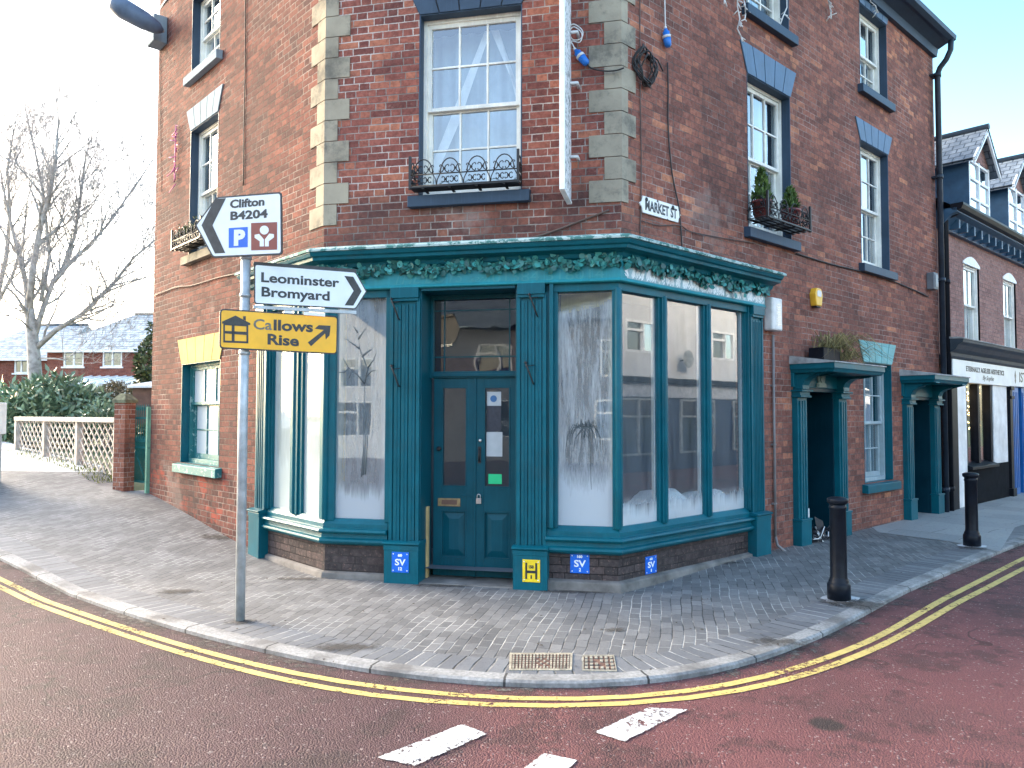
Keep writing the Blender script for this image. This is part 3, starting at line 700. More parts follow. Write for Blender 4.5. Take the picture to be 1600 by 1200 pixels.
rw = [(2.30, 3.33, 3.85, 5.67), (5.37, 6.37, 3.85, 5.64), (2.30, 3.33, 6.48, 7.66), (5.42, 6.40, 6.46, 7.68)]
rg = (5.36, 6.36, .70, 2.43)
lw = [(2.88, 3.89, 3.90, 5.69), (2.88, 3.92, 6.50, 7.62)]
lg = (2.67, 4.06, .98, 2.37)
d1, d2 = (3.52, 4.42, -.2, 1.98), (6.98, 7.90, -.2, 1.93)
wm = lambda fa, u0, u1, holes, mat: wall_mesh(MB(), fa, u0, u1, -.3, TOP, holes).build('wall', mat, bld)
wm(F, 0, LF, HF+[fwin], M['brickF'])
wm(R, 0, RL, [(-1, 2.35, -1, 3.1), rg, d1, d2]+rw, M['brickR'])
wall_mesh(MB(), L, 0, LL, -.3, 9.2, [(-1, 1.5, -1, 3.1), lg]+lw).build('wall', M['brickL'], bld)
bk = MB()
e0, e1 = R.P(RL, 0, 0), R.P(RL, -6, 0); f0, f1 = L.P(LL, 0, 0), L.P(LL, -6, 0)
for a, b in ((e0, e1), (f0, f1), (e1, f1)):
    ln = math.dist(a, b); bk.face([(a[0], a[1], -.3), (b[0], b[1], -.3), (b[0], b[1], TOP), (a[0], a[1], TOP)], [(0, -.3), (ln, -.3), (ln, TOP), (0, TOP)])
bk.build('wall', M['brickT'], bld)
# roof slab with overhang, eaves and gutter
ov = .34
def ring(w, z, extL=0, extR=0): return [L.P(LL+extL, min(w, .0), z), F.P(-w*.32, w, z), F.P(LF+w*.516, w, z), R.P(RL+extR, w, z)]
rf = MB(); top = ring(.12, 9.0); eav = ring(ov, TOP+.12)
rf.sweep([ring(.02, TOP+.10), ring(ov, TOP+.10), ring(ov, TOP+.14), ring(-2.5, TOP+1.5)], False)
cap = [L.P(LL, -2.5, TOP+1.5), F.P(2.5*.32, -2.5, TOP+1.5), F.P(LF-2.5*.516, -2.5, TOP+1.5), R.P(RL, -2.5, TOP+1.5), (e1[0], e1[1], TOP+.1), (f1[0], f1[1], TOP+.1)]
rf.face(cap); rf.build('roof', M['slates'], bld)
gr_ = lambda w, z: ring(w, z)[1:]
gt = MB(); gt.sweep([gr_(.0, TOP-.16), gr_(.07, TOP-.16), gr_(.09, TOP-.04), gr_(.24, TOP+.02), gr_(.30, TOP+.0), gr_(.37, TOP+.03), gr_(.38, TOP+.10), gr_(.0, TOP+.12)]); gt.build('gutter', M['navy'], bld)
# stone quoins up both corners
for nm, (fa, s0, fb, s1, tanv) in dict(a=(L, 1, F, 1, TA), b=(F, -1, R, 1, TB)).items():
    q = MB(); z = 3.62 if nm == 'a' else 3.70; i = 0
    while z < TOP-.18:
        h = .222; big1 = (i % 2 == 0)
        wa, wb = (.30, .14) if big1 else (.16, .27)
        if nm == 'b': wa, wb = (.31, .09) if i % 2 == 0 else (.16, .21)
        w = .014; uc = w*tanv
        ua = (-uc, wa) if s0 > 0 else (LF+uc, LF-wa)
        g_ = .004
        pa = [fa.P(ua[0], w, z+g_), fa.P(ua[1], w, z+g_), fa.P(ua[1], w, z+h-g_), fa.P(ua[0], w, z+h-g_)]
        ub = (-uc, wb)
        pb = [fb.P(ub[0], w, z+g_), fb.P(ub[1], w, z+g_), fb.P(ub[1], w, z+h-g_), fb.P(ub[0], w, z+h-g_)]
        q.face(pa, [(0, z), (1, z), (1, z+h), (0, z+h)]); q.face(pb, [(0, z), (1, z), (1, z+h), (0, z+h)])
        for fx, u_ in ((fa, ua[1]), (fb, ub[1])): q.face([fx.P(u_, 0, z+g_), fx.P(u_, w, z+g_), fx.P(u_, w, z+h-g_), fx.P(u_, 0, z+h-g_)])
        for zz in (z+g_, z+h-g_):
            q.face([fa.P(ua[1], w, zz), fa.P(ua[0], w, zz), fa.P(0 if s0 > 0 else LF, -.01, zz), fa.P(ua[1], -.01, zz)])
            q.face([fb.P(ub[1], w, zz), fb.P(ub[0], w, zz), fb.P(0, -.01, zz), fb.P(ub[1], -.01, zz)])
        z += h; i += 1
    q.build('quoins', M['stone'], bld)
# windows
sash(F, bld, *fwin, rev=M['navy'], lin=M['navy'], sill=M['navy'], curtain='swag', linh=.36)
for q, lt in zip(rw, (6.02, 5.94, None, None)): sash(R, bld, *q, rev=M['navy'], lin=M['slate'], sill=M['navy'], rows=(2, 2) if q[3] < 6 else (1, 2), lintop=lt)
sash(R, bld, *rg, rev=M['teal'], lin=M['tealL'], sill=M['teal'], curtain='drapes', cols=3, frame=M['paleframe'], lintop=2.73, linh=.34)
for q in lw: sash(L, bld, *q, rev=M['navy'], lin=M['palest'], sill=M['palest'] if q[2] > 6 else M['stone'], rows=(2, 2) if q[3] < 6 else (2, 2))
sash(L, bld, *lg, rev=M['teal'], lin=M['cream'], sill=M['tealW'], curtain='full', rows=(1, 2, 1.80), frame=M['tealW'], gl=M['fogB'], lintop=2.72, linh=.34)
# ------------------------------------------------------------------ shopfront (parts of the building)
# the timber front stands a little inside the brick corners
LS = Fac(L.P(0, -.05, 0), R_(180-47.5), -1); RS = Fac(R.P(0, -.05, 0), R_(42.5))
CA = lambda w: .0863-.32*w
CB_ = lambda w: LF+.516*w-.0613
ul = lambda x, w: LS.at(x, 640, w)[0]
ur = lambda x, w: RS.at(x, 640, w)[0]
SU_L, SU_R = 1.50, 2.55
def sring(w, z, ul=SU_L, ur=SU_R): return [LS.P(ul, w, z), F.P(CA(w), w, z), F.P(CB_(w), w, z), RS.P(ur, w, z)]
def lring(w, z, ul=1.22): return [LS.P(ul, w, z), F.P(CA(w), w, z), F.P(.76, w, z)]
def rring(w, z, ur=2.24): return [F.P(2.36, w, z), F.P(CB_(w), w, z), RS.P(ur, w, z)]
SILL = [(-.02, .34), (.075, .34), (.115, .36), (.13, .38), (.125, .40), (.095, .415), (.09, .455), (.125, .462), (.14, .48), (.13, .50), (.075, .505), (.072, .55), (.035, .60), (-.02, .602)]
for rg_, nm in ((lring, 'l'), (rring, 'r')):
    m = MB().sweep([rg_(w, z) for w, z in SILL]); m.build('shop_sill', M['tealW'] if nm == 'x' else M['teal'], bld, bevel=.003)
    m = MB().sweep([rg_(.045, -.1), rg_(.045, .345)]); m.build('stall_riser', M['brickD'], bld)
    if nm == 'r':
        m = MB().sweep([rg_(.05, -.1), rg_(.115, -.1), rg_(.105, .085), rg_(.05, .10)])
        m.build('plinth_stone', M['stoneD'], bld, bevel=.012)
    else:
        m = MB().sweep([rg_(.05, -.1), rg_(.10, -.1), rg_(.085, .055), rg_(.05, .07)]); m.build('plinth_stone', M['stoneD'], bld, bevel=.01)
    # snowy white display bed inside, head rail
    m = MB().sweep([rg_(-.06, 2.84), rg_(.07, 2.84), rg_(.07, 2.93), rg_(-.06, 2.93)]); m.build('window_head', M['teal'], bld, bevel=.004)
def post(fa, u0, u1, w1=.075, z0=.58, z1=2.86, name='mullion', mat=None, w0=-.04):
    m = MB(); m.fbox(fa, u0, u1, w0, w1-.03, z0, z1); c = (u0+u1)/2; h = (u1-u0)/2
    m.fbox(fa, c-h*.55, c+h*.55, w1-.031, w1-.008, z0, z1)
    m.tube([fa.P(c, w1-.010, z0), fa.P(c, w1-.010, z1)], min(.022, h*.4), 8)
    return m.build(name, mat or M['teal'], bld, bevel=.003)
lm0, lm1 = ul(470, .06), ul(452, .06); post(LS, lm0, lm1)
rm = [ur(1030, .05), ur(1044.5, .05), ur(1101, .05), ur(1113, .05), ur(1163, .03)]; post(RS, rm[0], rm[1]); post(RS, rm[2], rm[3])
la0 = ul(425, .05)
def cpost(fa, fb, ua, ub, corner, t):                            # angled corner post with a round bead
    m = MB(); w = .055
    if corner == 'A': m.fbox(LS, -.09, ul(500, .055), -.04, w, .58, 2.86); m.fbox(F, CA(.0), .17, -.04, w+.004, .58, 2.86); p = F.P(CA(w), w, 0)
    else: m.fbox(F, LF-.09, CB_(.05), -.04, w+.004, .58, 2.86); m.fbox(RS, -.03, ur(973, .055), -.04, w, .58, 2.86); p = F.P(CB_(w), w, 0)
    m.tube([(p[0], p[1], .585), (p[0], p[1], 2.86)], .034, 10)
    m.build('corner_post', M['teal'], bld, bevel=.003)
cpost(LS, F, 0, 0, 'A', TA); cpost(F, R, 0, 0, 'B', TB)
def pane(fa, u0, u1, mat, z0=.59, z1=2.86, w=.012):
    P = fa.P; return MB().fbox(fa, u0, u1, w-.005, w, z0, z1) if 0 else (lambda m: (m.face([P(u0, w, z0), P(u1, w, z0), P(u1, w, z1), P(u0, w, z1)], [(0, 0), (1, 0), (1, 1), (0, 1)]), m.build('shop_window_pane', mat, bld))[1])(MB())
pane(LS, -.08, lm0+.02, M['fogL']); pane(LS, lm1-.02, la0+.02, M['fogL'])
pFL = pane(F, .15, .73, M['fogFL']); pFR = pane(F, 2.47, LF-.08, M['fogFR'])
for a, b in ((-.02, rm[0]+.01), (rm[1]-.01, rm[2]+.01), (rm[3]-.01, rm[4]+.01)): pane(RS, a, b, M['fogR'])
def arch(fa, u0, u1, prof, z0=.58, z1=2.93, name='architrave'):
    m = MB(); n = len(prof); 
    for i, w in enumerate(prof):
        m.fbox(fa, u0+(u1-u0)*i/n, u0+(u1-u0)*(i+1)/n, -.05, w, z0, z1)
    return m.build(name, M['teal'], bld, bevel=.004)
arch(F, 2.36, 2.47, (.07, .11, .06)); arch(F, .72, .77, (.07,)); arch(RS, rm[4], 2.25, (.05, .09, .065)); arch(LS, la0, 1.24, (.05, .08, .11, .085))
def pilaster(fa, u0, u1, zb=-.05, zbase=.40, zt=2.92, bx=.02, wf=.10):
    m = MB(); W_ = u1-u0
    m.fbox(fa, u0, u1, -.05, wf-.02, zbase, zt-.08)
    # four reeds with grooves between
    n = 3; e = .035
    m.fbox(fa, u0, u0+e, -.05, wf, zbase, zt-.1); m.fbox(fa, u1-e, u1, -.05, wf, zbase, zt-.1)
    for i in range(n):
        a = u0+e+.012+(W_-2*e-.012)*i/n; b = u0+e+(W_-2*e-.012)*(i+1)/n
        m.fbox(fa, a, b, -.05, wf-.004, zbase, zt-.16)
        m.fbox(fa, a+.03, b-.03, -.05, wf+.004, zbase, zt-.18)
    m.fbox(fa, u0+.01, u1-.01, -.05, wf+.03, zt-.10, zt+.004); m.fbox(fa, u0+.015, u1-.015, -.05, wf+.016, zt-.13, zt-.101)
    p = m.build('pilaster', M['teal'], bld, bevel=.003)
    b = MB(); b.fbox(fa, u0-bx, u1+bx, -.05, wf+.06, zb, zbase-.03)
    b.prismu(fa, [(-.05, zbase-.029), (wf+.06, zbase-.029), (wf+.082, zbase-.016), (wf+.082, zbase-.004), (wf+.02, zbase+.01), (-.05, zbase+.01)], u0-bx-.012, u1+bx+.012)
    b.fbox(fa, u0-bx-.004, u1+bx+.004, -.05, wf+.066, zbase-.075, zbase-.03)
    b.build('pilaster_base', M['teal'], p, bevel=.003)
    return p
pilaster(F, .775, 1.09); pilaster(F, 2.075, 2.365)
pilaster(RS, 2.255, 2.53, zb=.0, zbase=.54); pilaster(LS, 1.24, 1.48, zb=.0, zbase=.56)
# fascia board round both corners
fs = MB().sweep([sring(-.05, 2.915), sring(.115, 2.915), sring(.13, 2.925), sring(.12, 2.945), sring(.115, 2.95), sring(.115, 3.19), sring(-.05, 3.19)])
fascia = fs.build('fascia', M['tealF'], bld, bevel=.003)
CN = [(.0, 3.13), (.12, 3.13), (.15, 3.145), (.165, 3.18), (.20, 3.195), (.255, 3.205), (.262, 3.235), (.285, 3.245), (.30, 3.275), (.30, 3.295)]
cn = MB().sweep([sring(w, z, 1.62, 2.66) for w, z in CN+[(.0, 3.30)]]); cn.build('cornice', M['teal'], bld, bevel=.002)
ct = MB().sweep([sring(w, z, 1.64, 2.68) for w, z in ((.0, 3.297), (.318, 3.285), (.322, 3.305), (.29, 3.325), (.0, 3.40))]); ct.build('cornice_flashing', paint('mossy_lead_paint', (.06, .19, .18), .7, .52, (.42, .56, .55)), bld)
# faded lettering on the fascia
text_on(F, 'THE BOYS', 612, 444.5, 15.5, .1155, paint('ghost_lettering', (.03, .24, .265), .5), fascia, 'lettering', wpx=108, shear=.25, extrude=.0012)
text_on(F, 'on', 733, 439, 9, .1155, bpy.data.materials['ghost_lettering'], fascia, 'lettering', wpx=26, shear=.5, extrude=.0012)
text_on(F, '01584 318014', 768, 441.5, 16, .1155, bpy.data.materials['ghost_lettering'], fascia, 'lettering', wpx=175, extrude=.0012)
# door recess
rc = MB(); ZC = 2.915
rc.fbox(F, 1.075, 1.10, -.27, .07, .0, ZC); rc.fbox(F, 2.06, 2.085, -.27, .07, .0, ZC); rc.fbox(F, 1.10, 2.06, -.30, .10, ZC-.03, ZC)
rc.fbox(F, 1.10, 1.135, -.30, -.20, 2.03, ZC-.03); rc.fbox(F, 2.03, 2.06, -.30, -.20, 2.03, ZC-.03)
rc.fbox(F, 1.135, 2.03, -.30, -.205, 2.03, 2.10); rc.fbox(F, 1.135, 2.03, -.23, -.185, 2.045, 2.075); rc.fbox(F, 1.135, 2.03, -.30, -.205, 2.84, ZC-.03)
for z in (.28, .31): pass
rc.build('door_frame', M['tealD'], bld, bevel=.004)
st = MB().fbox(F, 1.06, 2.1, -.6, .13, -.15, .012); st.build('doorstep', M['stoneD'], bld, bevel=.01)
# leaded fanlight with blue glass margins
fl_ = MB(); ub = [1.135, 1.24, 1.93, 2.03]; zb_ = [2.10, 2.25, 2.73, 2.84]
for x in ub[1:3]: fl_.fbox(F, x-.006, x+.006, -.262, -.246, zb_[0], zb_[3])
for z in zb_[1:3]: fl_.fbox(F, 1.135, 2.03, -.261, -.247, z-.006, z+.006)
fan = fl_.build('fanlight', M['tealD'], bld)
for i in range(3):
    for j in range(3):
        g = MB(); g.face([F.P(ub[i], -.254, zb_[j]), F.P(ub[i+1], -.254, zb_[j]), F.P(ub[i+1], -.254, zb_[j+1]), F.P(ub[i], -.254, zb_[j+1])], [(0, 0), (1, 0), (1, 1), (0, 1)])
        g.build('pane', M['glass'] if (i, j) == (1, 1) else M['blueglass'], fan)
def door_leaf(u0, u1, left):
    m = MB(); a, b = -.265, -.225; s_ = .085; z0, z1 = .02, 2.028
    m.fbox(F, u0, u0+s_, a, b, z0, z1); m.fbox(F, u1-s_, u1, a, b, z0, z1)
    U0, U1 = u0+s_, u1-s_
    for c, d in ((z0, .20), (.68, .92), (1.94, z1)): m.fbox(F, U0, U1, a, b-.001, c, d)
    # lower raised panel
    m.fbox(F, U0, U1, a, b-.022, .20, .68)
    P = F.P; i_ = .025; o_ = .085
    w0, w1 = b-.021, b-.002
    q = [(U0+i_, .20+i_), (U1-i_, .20+i_), (U1-i_, .68-i_), (U0+i_, .68-i_)]; r = [(U0+o_, .20+o_), (U1-o_, .20+o_), (U1-o_, .68-o_), (U0+o_, .68-o_)]
    for k_ in range(4):
        n_ = (k_+1) % 4; m.face([P(q[k_][0], w0, q[k_][1]), P(q[n_][0], w0, q[n_][1]), P(r[n_][0], w1, r[n_][1]), P(r[k_][0], w1, r[k_][1])])
    m.face([P(x, w1, z) for x, z in r])
    # mouldings round panel and glass
    for (c, d) in ((.20, .68), (.92, 1.94)):
        t = .014
        for (x0, x1, y0, y1) in ((U0, U0+t, c, d), (U1-t, U1, c, d), (U0+t, U1-t, c, c+t), (U0+t, U1-t, d-t, d)): m.fbox(F, x0, x1, b-.02, b+.004, y0, y1)
    if left: m.fbox(F, u1-.012, u1+.012, b, b+.012, z0, z1)
    d_ = m.build('door', M['tealD'], bld, bevel=.002)
    g = MB(); g.face([P(U0, -.248, .93), P(U1, -.248, .93), P(U1, -.248, 1.93), P(U0, -.248, 1.93)], [(0, 0), (1, 0), (1, 1), (0, 1)]); g.build('pane', M['glass'], d_)
    return d_
dl = door_leaf(1.137, 1.578, True); dr = door_leaf(1.582, 2.03, False)
def fb_px(fa, x0, y0, x1, y1, w0, w1, m=None):
    a, b = fa.at(x0, y1, w1), fa.at(x1, y0, w1); m = m or MB(); m.fbox(fa, a[0], b[0], w0, w1, a[1], b[1]); return m
m = fb_px(F, 684, 779, 719, 790.5, -.225, -.216); m.build('letterbox', M['brass'], dl, bevel=.002)
fb_px(F, 690, 781.5, 714, 788, -.2159, -.213).build('letterbox', M['rustw'], dl)
m = MB(); u, z = F.at(748, 780, -.21); m.fbox(F, u-.026, u+.026, -.222, -.20, z-.045, z+.01); m.tube([F.P(u-.017, -.211, z+.01)]+[F.P(u-.017*math.cos(t), -.211, z+.03+.02*math.sin(t)) for t in [i*math.pi/6 for i in range(7)]]+[F.P(u+.017, -.211, z+.01)], .005, 6)
m.build('padlock', M['steel'], dr, bevel=.002)
m = MB(); m.fbox(F, u-.19, u+.05, -.224, -.217, z+.022, z+.048); m.build('hasp', M['tealD'], dl, bevel=.002)
m = MB(); u, z = F.at(748.5, 711, -.2); m.tube([F.P(u, -.225, z+.06), F.P(u, -.19, z+.055), F.P(u+.004, -.178, z), F.P(u, -.19, z-.055), F.P(u, -.225, z-.06)], .009, 7); m.fbox(F, u-.016, u+.016, -.224, -.218, z-.085, z+.085)
m.build('handle', M['iron'], dr)
m = MB(); u, z = F.at(749.5, 688.5, -.2); m.lathe((0, 0, 0), [(.004, 0), (.018, .004), (.016, .012), (.004, .014)], 12)
m.v = [F.P(u+x, -.225+zz, z+y) for x, y, zz in m.v]; m.build('lock', M['steel'], dr)
m = MB(); u, z = F.at(686, 701, -.2); m.lathe((0, 0, 0), [(.004, 0), (.02, .01), (.024, .03), (.012, .045)], 12); m.v = [F.P(u+x, -.225+zz, z+y) for x, y, zz in m.v]; m.build('knob', M['iron'], dl)
# shop interior: pale plaster room with a white counter far back
it = MB()
def iring(w, z): return [LS.P(1.45, w, z), F.P(CA(w), w, z), F.P(CB_(w), w, z), RS.P(2.15, w, z)]
it.sweep([iring(-.04, .12), iring(-1.15, .12), iring(-1.15, 3.0), iring(-.04, 3.0)], False)
it.face([LS.P(1.45, -.04, .12), LS.P(1.45, -1.15, .12), LS.P(1.45, -1.15, 3.0), LS.P(1.45, -.04, 3.0)]); it.face([RS.P(2.15, -.04, .12), RS.P(2.15, -1.15, .12), RS.P(2.15, -1.15, 3.0), RS.P(2.15, -.04, 3.0)])
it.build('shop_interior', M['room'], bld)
# inner window linings seen through the panes
for a, b in ((.165, .20), (LF-.125, LF-.085)): MB().fbox(F, a, b, -.15, -.03, .6, 2.84).build('window_lining', M['cream'], bld)
for fa, u in ((RS, rm[0]-.012), (RS, rm[2]-.012), (RS, rm[4]-.012), (LS, lm0), (LS, la0)): MB().fbox(fa, u-.012, u, -.03, .005, .6, 2.85).build('window_lining', M['wht'], bld)
MB().prism(F, [(2.46, 2.66), (3.0, 2.76), (3.0, 2.9), (2.46, 2.9)], -.24, -.22).build('window_lining', M['cream'], bld)
# ------------------------------------------------------------------ two canopied side doorways
def doorway(d, pw, canopy, zt, cfront, emblem):
    u0, u1, _, z1 = d
    m = MB(); m.fbox(R, u0-.004, u0+.02, -.62, .0, -.1, z1); m.fbox(R, u1-.02, u1+.004, -.62, .0, -.1, z1); m.fbox(R, u0, u1, -.62, .02, z1-.02, z1+.03)
    m.fbox(R, u0+.02, u1-.02, -.62, -.58, -.1, z1-.02)
    for a, b in ((.18, .75), (.9, 1.75)):
        m.fbox(R, u0+.15, (u0+u1)/2-.05, -.58, -.565, a, b); m.fbox(R, (u0+u1)/2+.05, u1-.15, -.58, -.565, a, b)
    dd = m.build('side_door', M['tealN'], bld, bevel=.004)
    s_ = MB()
    s_.fbox(R, u0-pw-.02, u1+pw+.02, -.02, .035, z1+.03, zt-.06)   # board over the door
    for a, b in ((u0-pw, u0), (u1, u1+pw)):
        zf = terr(*R.P((a+b)/2, .1, 0)[:2])
        s_.fbox(R, a, b, -.02, .075, zf+.3, z1-.10)
        for i in range(3): t = a+pw*(.18+.27*i); s_.fbox(R, t, t+pw*.18, .075, .09, zf+.32, z1-.14)
        s_.fbox(R, a-.012, b+.012, -.02, .115, zf-.06, zf+.30); s_.fbox(R, a-.02, b+.02, -.02, .125, zf+.30, zf+.325)
        s_.fbox(R, a-.02, b+.02, -.02, .13, z1-.10, z1-.075); s_.fbox(R, a-.01, b+.01, -.02, .115, z1-.075, z1-.03); s_.fbox(R, a-.03, b+.03, -.02, .15, z1-.03, z1-.005)
    s_.build('door_surround', M['teal'], dd, bevel=.004)
    prof = [(.0, z1), (.13, z1), (.125, z1+.05), (.15, z1+.11), (.21, z1+.15), (.265, z1+.17), (.29, z1+.215), (.27, z1+.26), (.29, z1+.30), (.36, z1+.325), (.44, z1+.345), (.48, zt-.065), (.0, zt-.065)]
    for a, b in ((u0-pw+.03, u0-.03), (u1+.03, u1+pw-.03)):
        br = MB().prismu(R, prof, a, b); br.tube([R.P(a-.012, .255, z1+.215), R.P(b+.012, .255, z1+.215)], .042, 10)
        br.build('bracket', M['teal'], dd, bevel=.004)
    c0, c1 = canopy; W_ = cfront
    ca = MB()
    def cr(w, z, e): return [R.P(c0-e, 0, z), R.P(c0-e, W_+w, z), R.P(c1+e, W_+w, z), R.P(c1+e, 0, z)]
    ca.sweep([cr(-.06, zt-.065, -.05), cr(-.03, zt-.06, -.03), cr(-.015, zt-.03, -.015), cr(.0, zt-.015, 0), cr(.0, zt+.05, 0), cr(-.02, zt+.055, -.02)], False)
    ca.face(cr(-.06, zt-.065, -.05))
    cn_ = ca.build('canopy', M['teal'], dd, bevel=.003)
    rf_ = MB(); rf_.sweep([cr(.015, zt+.05, .015), cr(.015, zt+.065, .015), [R.P(c0-.01, .0, zt+.15), R.P(c0-.01, .02, zt+.15), R.P(c1+.01, .02, zt+.15), R.P(c1+.01, .0, zt+.15)]], False)
    rf_.build('canopy_roof', M['lead'], cn_)
    return dd
dw1 = doorway(d1, .235, (3.24, 4.70), 2.24, .565, True)
dw2 = doorway(d2, .235, (6.68, 8.20), 2.22, .50, False)
# carved coat of arms over the nearer side door
em = MB(); uc, zc = 3.98, 2.02
pa = [(-.13, 0), (.13, 0), (.12, .05), (.075, .06), (.10, .10), (.11, .17), (.07, .20), (.055, .15), (.045, .2), (.02, .17), (.03, .22), (0, .25), (-.03, .22), (-.02, .17), (-.045, .2), (-.055, .15), (-.07, .20), (-.11, .17), (-.10, .10), (-.075, .06), (-.12, .05)]
em.prism(R, [(uc+a, zc+b) for a, b in pa], .03, .055)
em.prism(R, [(uc+.05*math.cos(t), zc+.115+.055*math.sin(t)) for t in [i*math.pi/6 for i in range(12)]], .055, .066)
em.prism(R, [(uc-.10, zc+.008), (uc+.10, zc+.008), (uc+.09, zc+.04), (uc-.09, zc+.04)], .055, .064)
em.build('coat_of_arms', simple('gilt_grey_relief', (.20, .27, .24), .5, .3, 40), dw1)
# ================================================================== THE TERRACE NEXT DOOR (up the street)
ter = thing('terrace_building', 'brick terrace with slated dormers and white and blue shopfronts beyond the corner building', 'building', R.P(8.5, 0, 0))
T0, T1 = 8.44, 22.0
tz = .06
twin = [(9.75, 10.62, 2.98, 4.46), (12.12, 12.98, 2.98, 4.46), (14.6, 15.46, 2.98, 4.46), (17.0, 17.86, 2.98, 4.46)]
wall_mesh(MB(), R, T0, T1, -.3, 5.1, [(T0-1, 30, -1, 2.7)]+twin, -.02).build('wall', M['brickT'], ter)
sw = MB(); sw.fbox(R, RL-.0, RL+.03, -6, -.03, 5, 7.9); sw.fbox(R, T1-.1, T1, -6, -.03, -.3, 5.2); sw.fbox(R, T0, T1, -6, -5.9, -.3, 5.2); sw.build('wall', M['brickT'], ter)
for a, b, c, d in twin:
    w = sash(R, ter, a, b, c, d, rec=.05, cols=2, rows=(1, 1), sill=M['wht'], curtain='drapes', sillext=.06)
    h = MB(); n = 10; pts = [(a-.03, d-.02)]+[(a-.03+(b-a+.06)*i/n, d+.02+.13*math.sin(math.pi*i/n)) for i in range(n+1)]+[(b+.03, d-.02)]
    h.prism(R, pts, -.03, -.005); h.build('arched_head', M['wht'], w)
# eaves with bracketed gutter and the slate roof
g = MB().prismu(R, [(-.1, 4.86), (.06, 4.86), (.09, 4.94), (.20, 5.06), (.30, 5.10), (.30, 5.17), (-.1, 5.17)], T0, T1); g.build('eaves', M['darkblue'], ter)
for i in range(34): MB().fbox(R, T0+.35+i*.4, T0+.42+i*.4, .0, .22, 4.88, 5.04).build('eaves_bracket', M['darkblue'], ter)
gg = MB().prismu(R, [(.20, 5.18), (.23, 5.14), (.30, 5.12), (.37, 5.14), (.40, 5.20), (.40, 5.24), (.20, 5.24)], T0, T1); gg.build('gutter', M['black'], ter)
r_ = MB(); s_ = [R.P(T0, .25, 5.2), R.P(T1, .25, 5.2), R.P(T1, -3.2, 7.6), R.P(T0, -3.2, 7.6)]
r_.face(s_, [(T0, 0), (T1, 0), (T1, 4.2), (T0, 4.2)]); r_.face([R.P(T0, -3.2, 7.6), R.P(T1, -3.2, 7.6), R.P(T1, -6, 5.2), R.P(T0, -6, 5.2)], [(0, 0), (13, 0), (13, 4), (0, 4)]); r_.build('roof', M['slates'], ter)
def dormer(uc, hw=.62):
    a, b, z0, z1, za = uc-hw, uc+hw, 5.28, 6.50, 7.15; dp = -2.6
    m = MB()
    for u in (a, b): m.face([R.P(u, .0, z0), R.P(u, .0, z1), R.P(u, dp, z1), R.P(u, dp, z0)], [(0, 0), (0, 1), (1, 1), (1, 0)])
    d = m.build('dormer', M['darkblue'], ter)
    f = MB(); f.prism(R, [(a, z1), (b, z1), (uc, za-.05)], -.03, -.01); f.build('gable', M['brickT'], d)
    rf = MB()
    for s_ in (-1, 1):
        e = uc+s_*(hw+.16); ze = z1-.10
        rf.face([R.P(e, .17, ze), R.P(uc, .17, za), R.P(uc, dp, za), R.P(e, dp, ze)], [(0, 0), (0, .9), (2.8, .9), (2.8, 0)])
        rf.face([R.P(e, .17, ze-.05), R.P(uc, .17, za-.05), R.P(uc, dp, za-.05), R.P(e, dp, ze-.05)], [(0, 0), (0, .9), (2.8, .9), (2.8, 0)])
    rf.tube([R.P(uc, .18, za+.02), R.P(uc, dp, za+.02)], .06, 8); rf.build('dormer_roof', M['slates'], d)
    bb = MB()
    for s_ in (-1, 1):
        e = uc+s_*(hw+.15); bb.prism(R, [(e, z1-.2), (uc, za-.14), (uc, za-.02), (e, z1-.08)], .12, .16)
    bb.build('bargeboard', M['wht'], d)
    w = MB(); 
    for u in (a+.02, uc-.03, b-.08): w.fbox(R, u, u+.06, -.05, .0, z0+.08, z1)
    for z in (z0+.08, z0+.46, z0+.82, z1-.07): w.fbox(R, a+.02, b-.02, -.045, -.004, z, z+.045)
    w.fbox(R, a-.06, b+.06, -.1, .08, z0-.02, z0+.075)
    w.build('dormer_window', M['wht'], d)
    p = MB(); p.face([R.P(a+.03, -.03, z0+.08), R.P(b-.03, -.03, z0+.08), R.P(b-.03, -.03, z1), R.P(a+.03, -.03, z1)]); p.build('pane', M['glassU'], d)
    c = MB(); c.face([R.P(a+.03, -.25, z0), R.P(b-.03, -.25, z0), R.P(b-.03, -.25, z1), R.P(a+.03, -.25, z1)]); c.build('blind', M['curtain'], d)
dormer(10.72); dormer(13.15); dormer(15.6)
# shopfronts of the terrace
c = MB().prismu(R, [(-.05, 2.64), (.10, 2.64), (.13, 2.68), (.14, 2.74), (.22, 2.79), (.26, 2.86), (.33, 2.90), (.34, 2.95), (-.05, 3.0)], T0+.06, T1); c.build('shop_cornice', simple('slate_grey_paint', (.04, .055, .07), .5, spec=.3), ter, bevel=.006)
c = MB().prismu(R, [(-.03, 2.97), (.35, 2.953), (.35, 2.967), (-.03, 3.02)], T0+.05, T1); c.build('cornice_flashing', M['lead'], ter)
sb = MB().fbox(R, 8.74, 12.16, -.05, .09, 2.25, 2.64); sgn = sb.build('signboard', M['signwht'], ter, bevel=.004)
def tfit(fa, body, u0, u1, z, h, w, mat, par, **kw):
    m0 = text_mb(body, h/.7, lambda x, y, d: (x, y, d), **kw); xs = [v[0] for v in m0.v]; sx = (u1-u0)/(max(xs)-min(xs)); x0 = min(xs)*sx
    return text_mb(body, h/.7, lambda x, y, d: fa.P(u0+x-x0, w+d, z+y), sx=sx, **kw).build('lettering', mat, par, weld=False)
tfit(R, 'ETERNALLY AGELESS AESTHETICS', 9.42, 11.62, 2.455, .088, .091, M['signblk'], sgn, offset=.004)
tfit(R, 'By Sophie', 10.32, 10.98, 2.325, .085, .091, M['signgrey'], sgn, shear=.4)
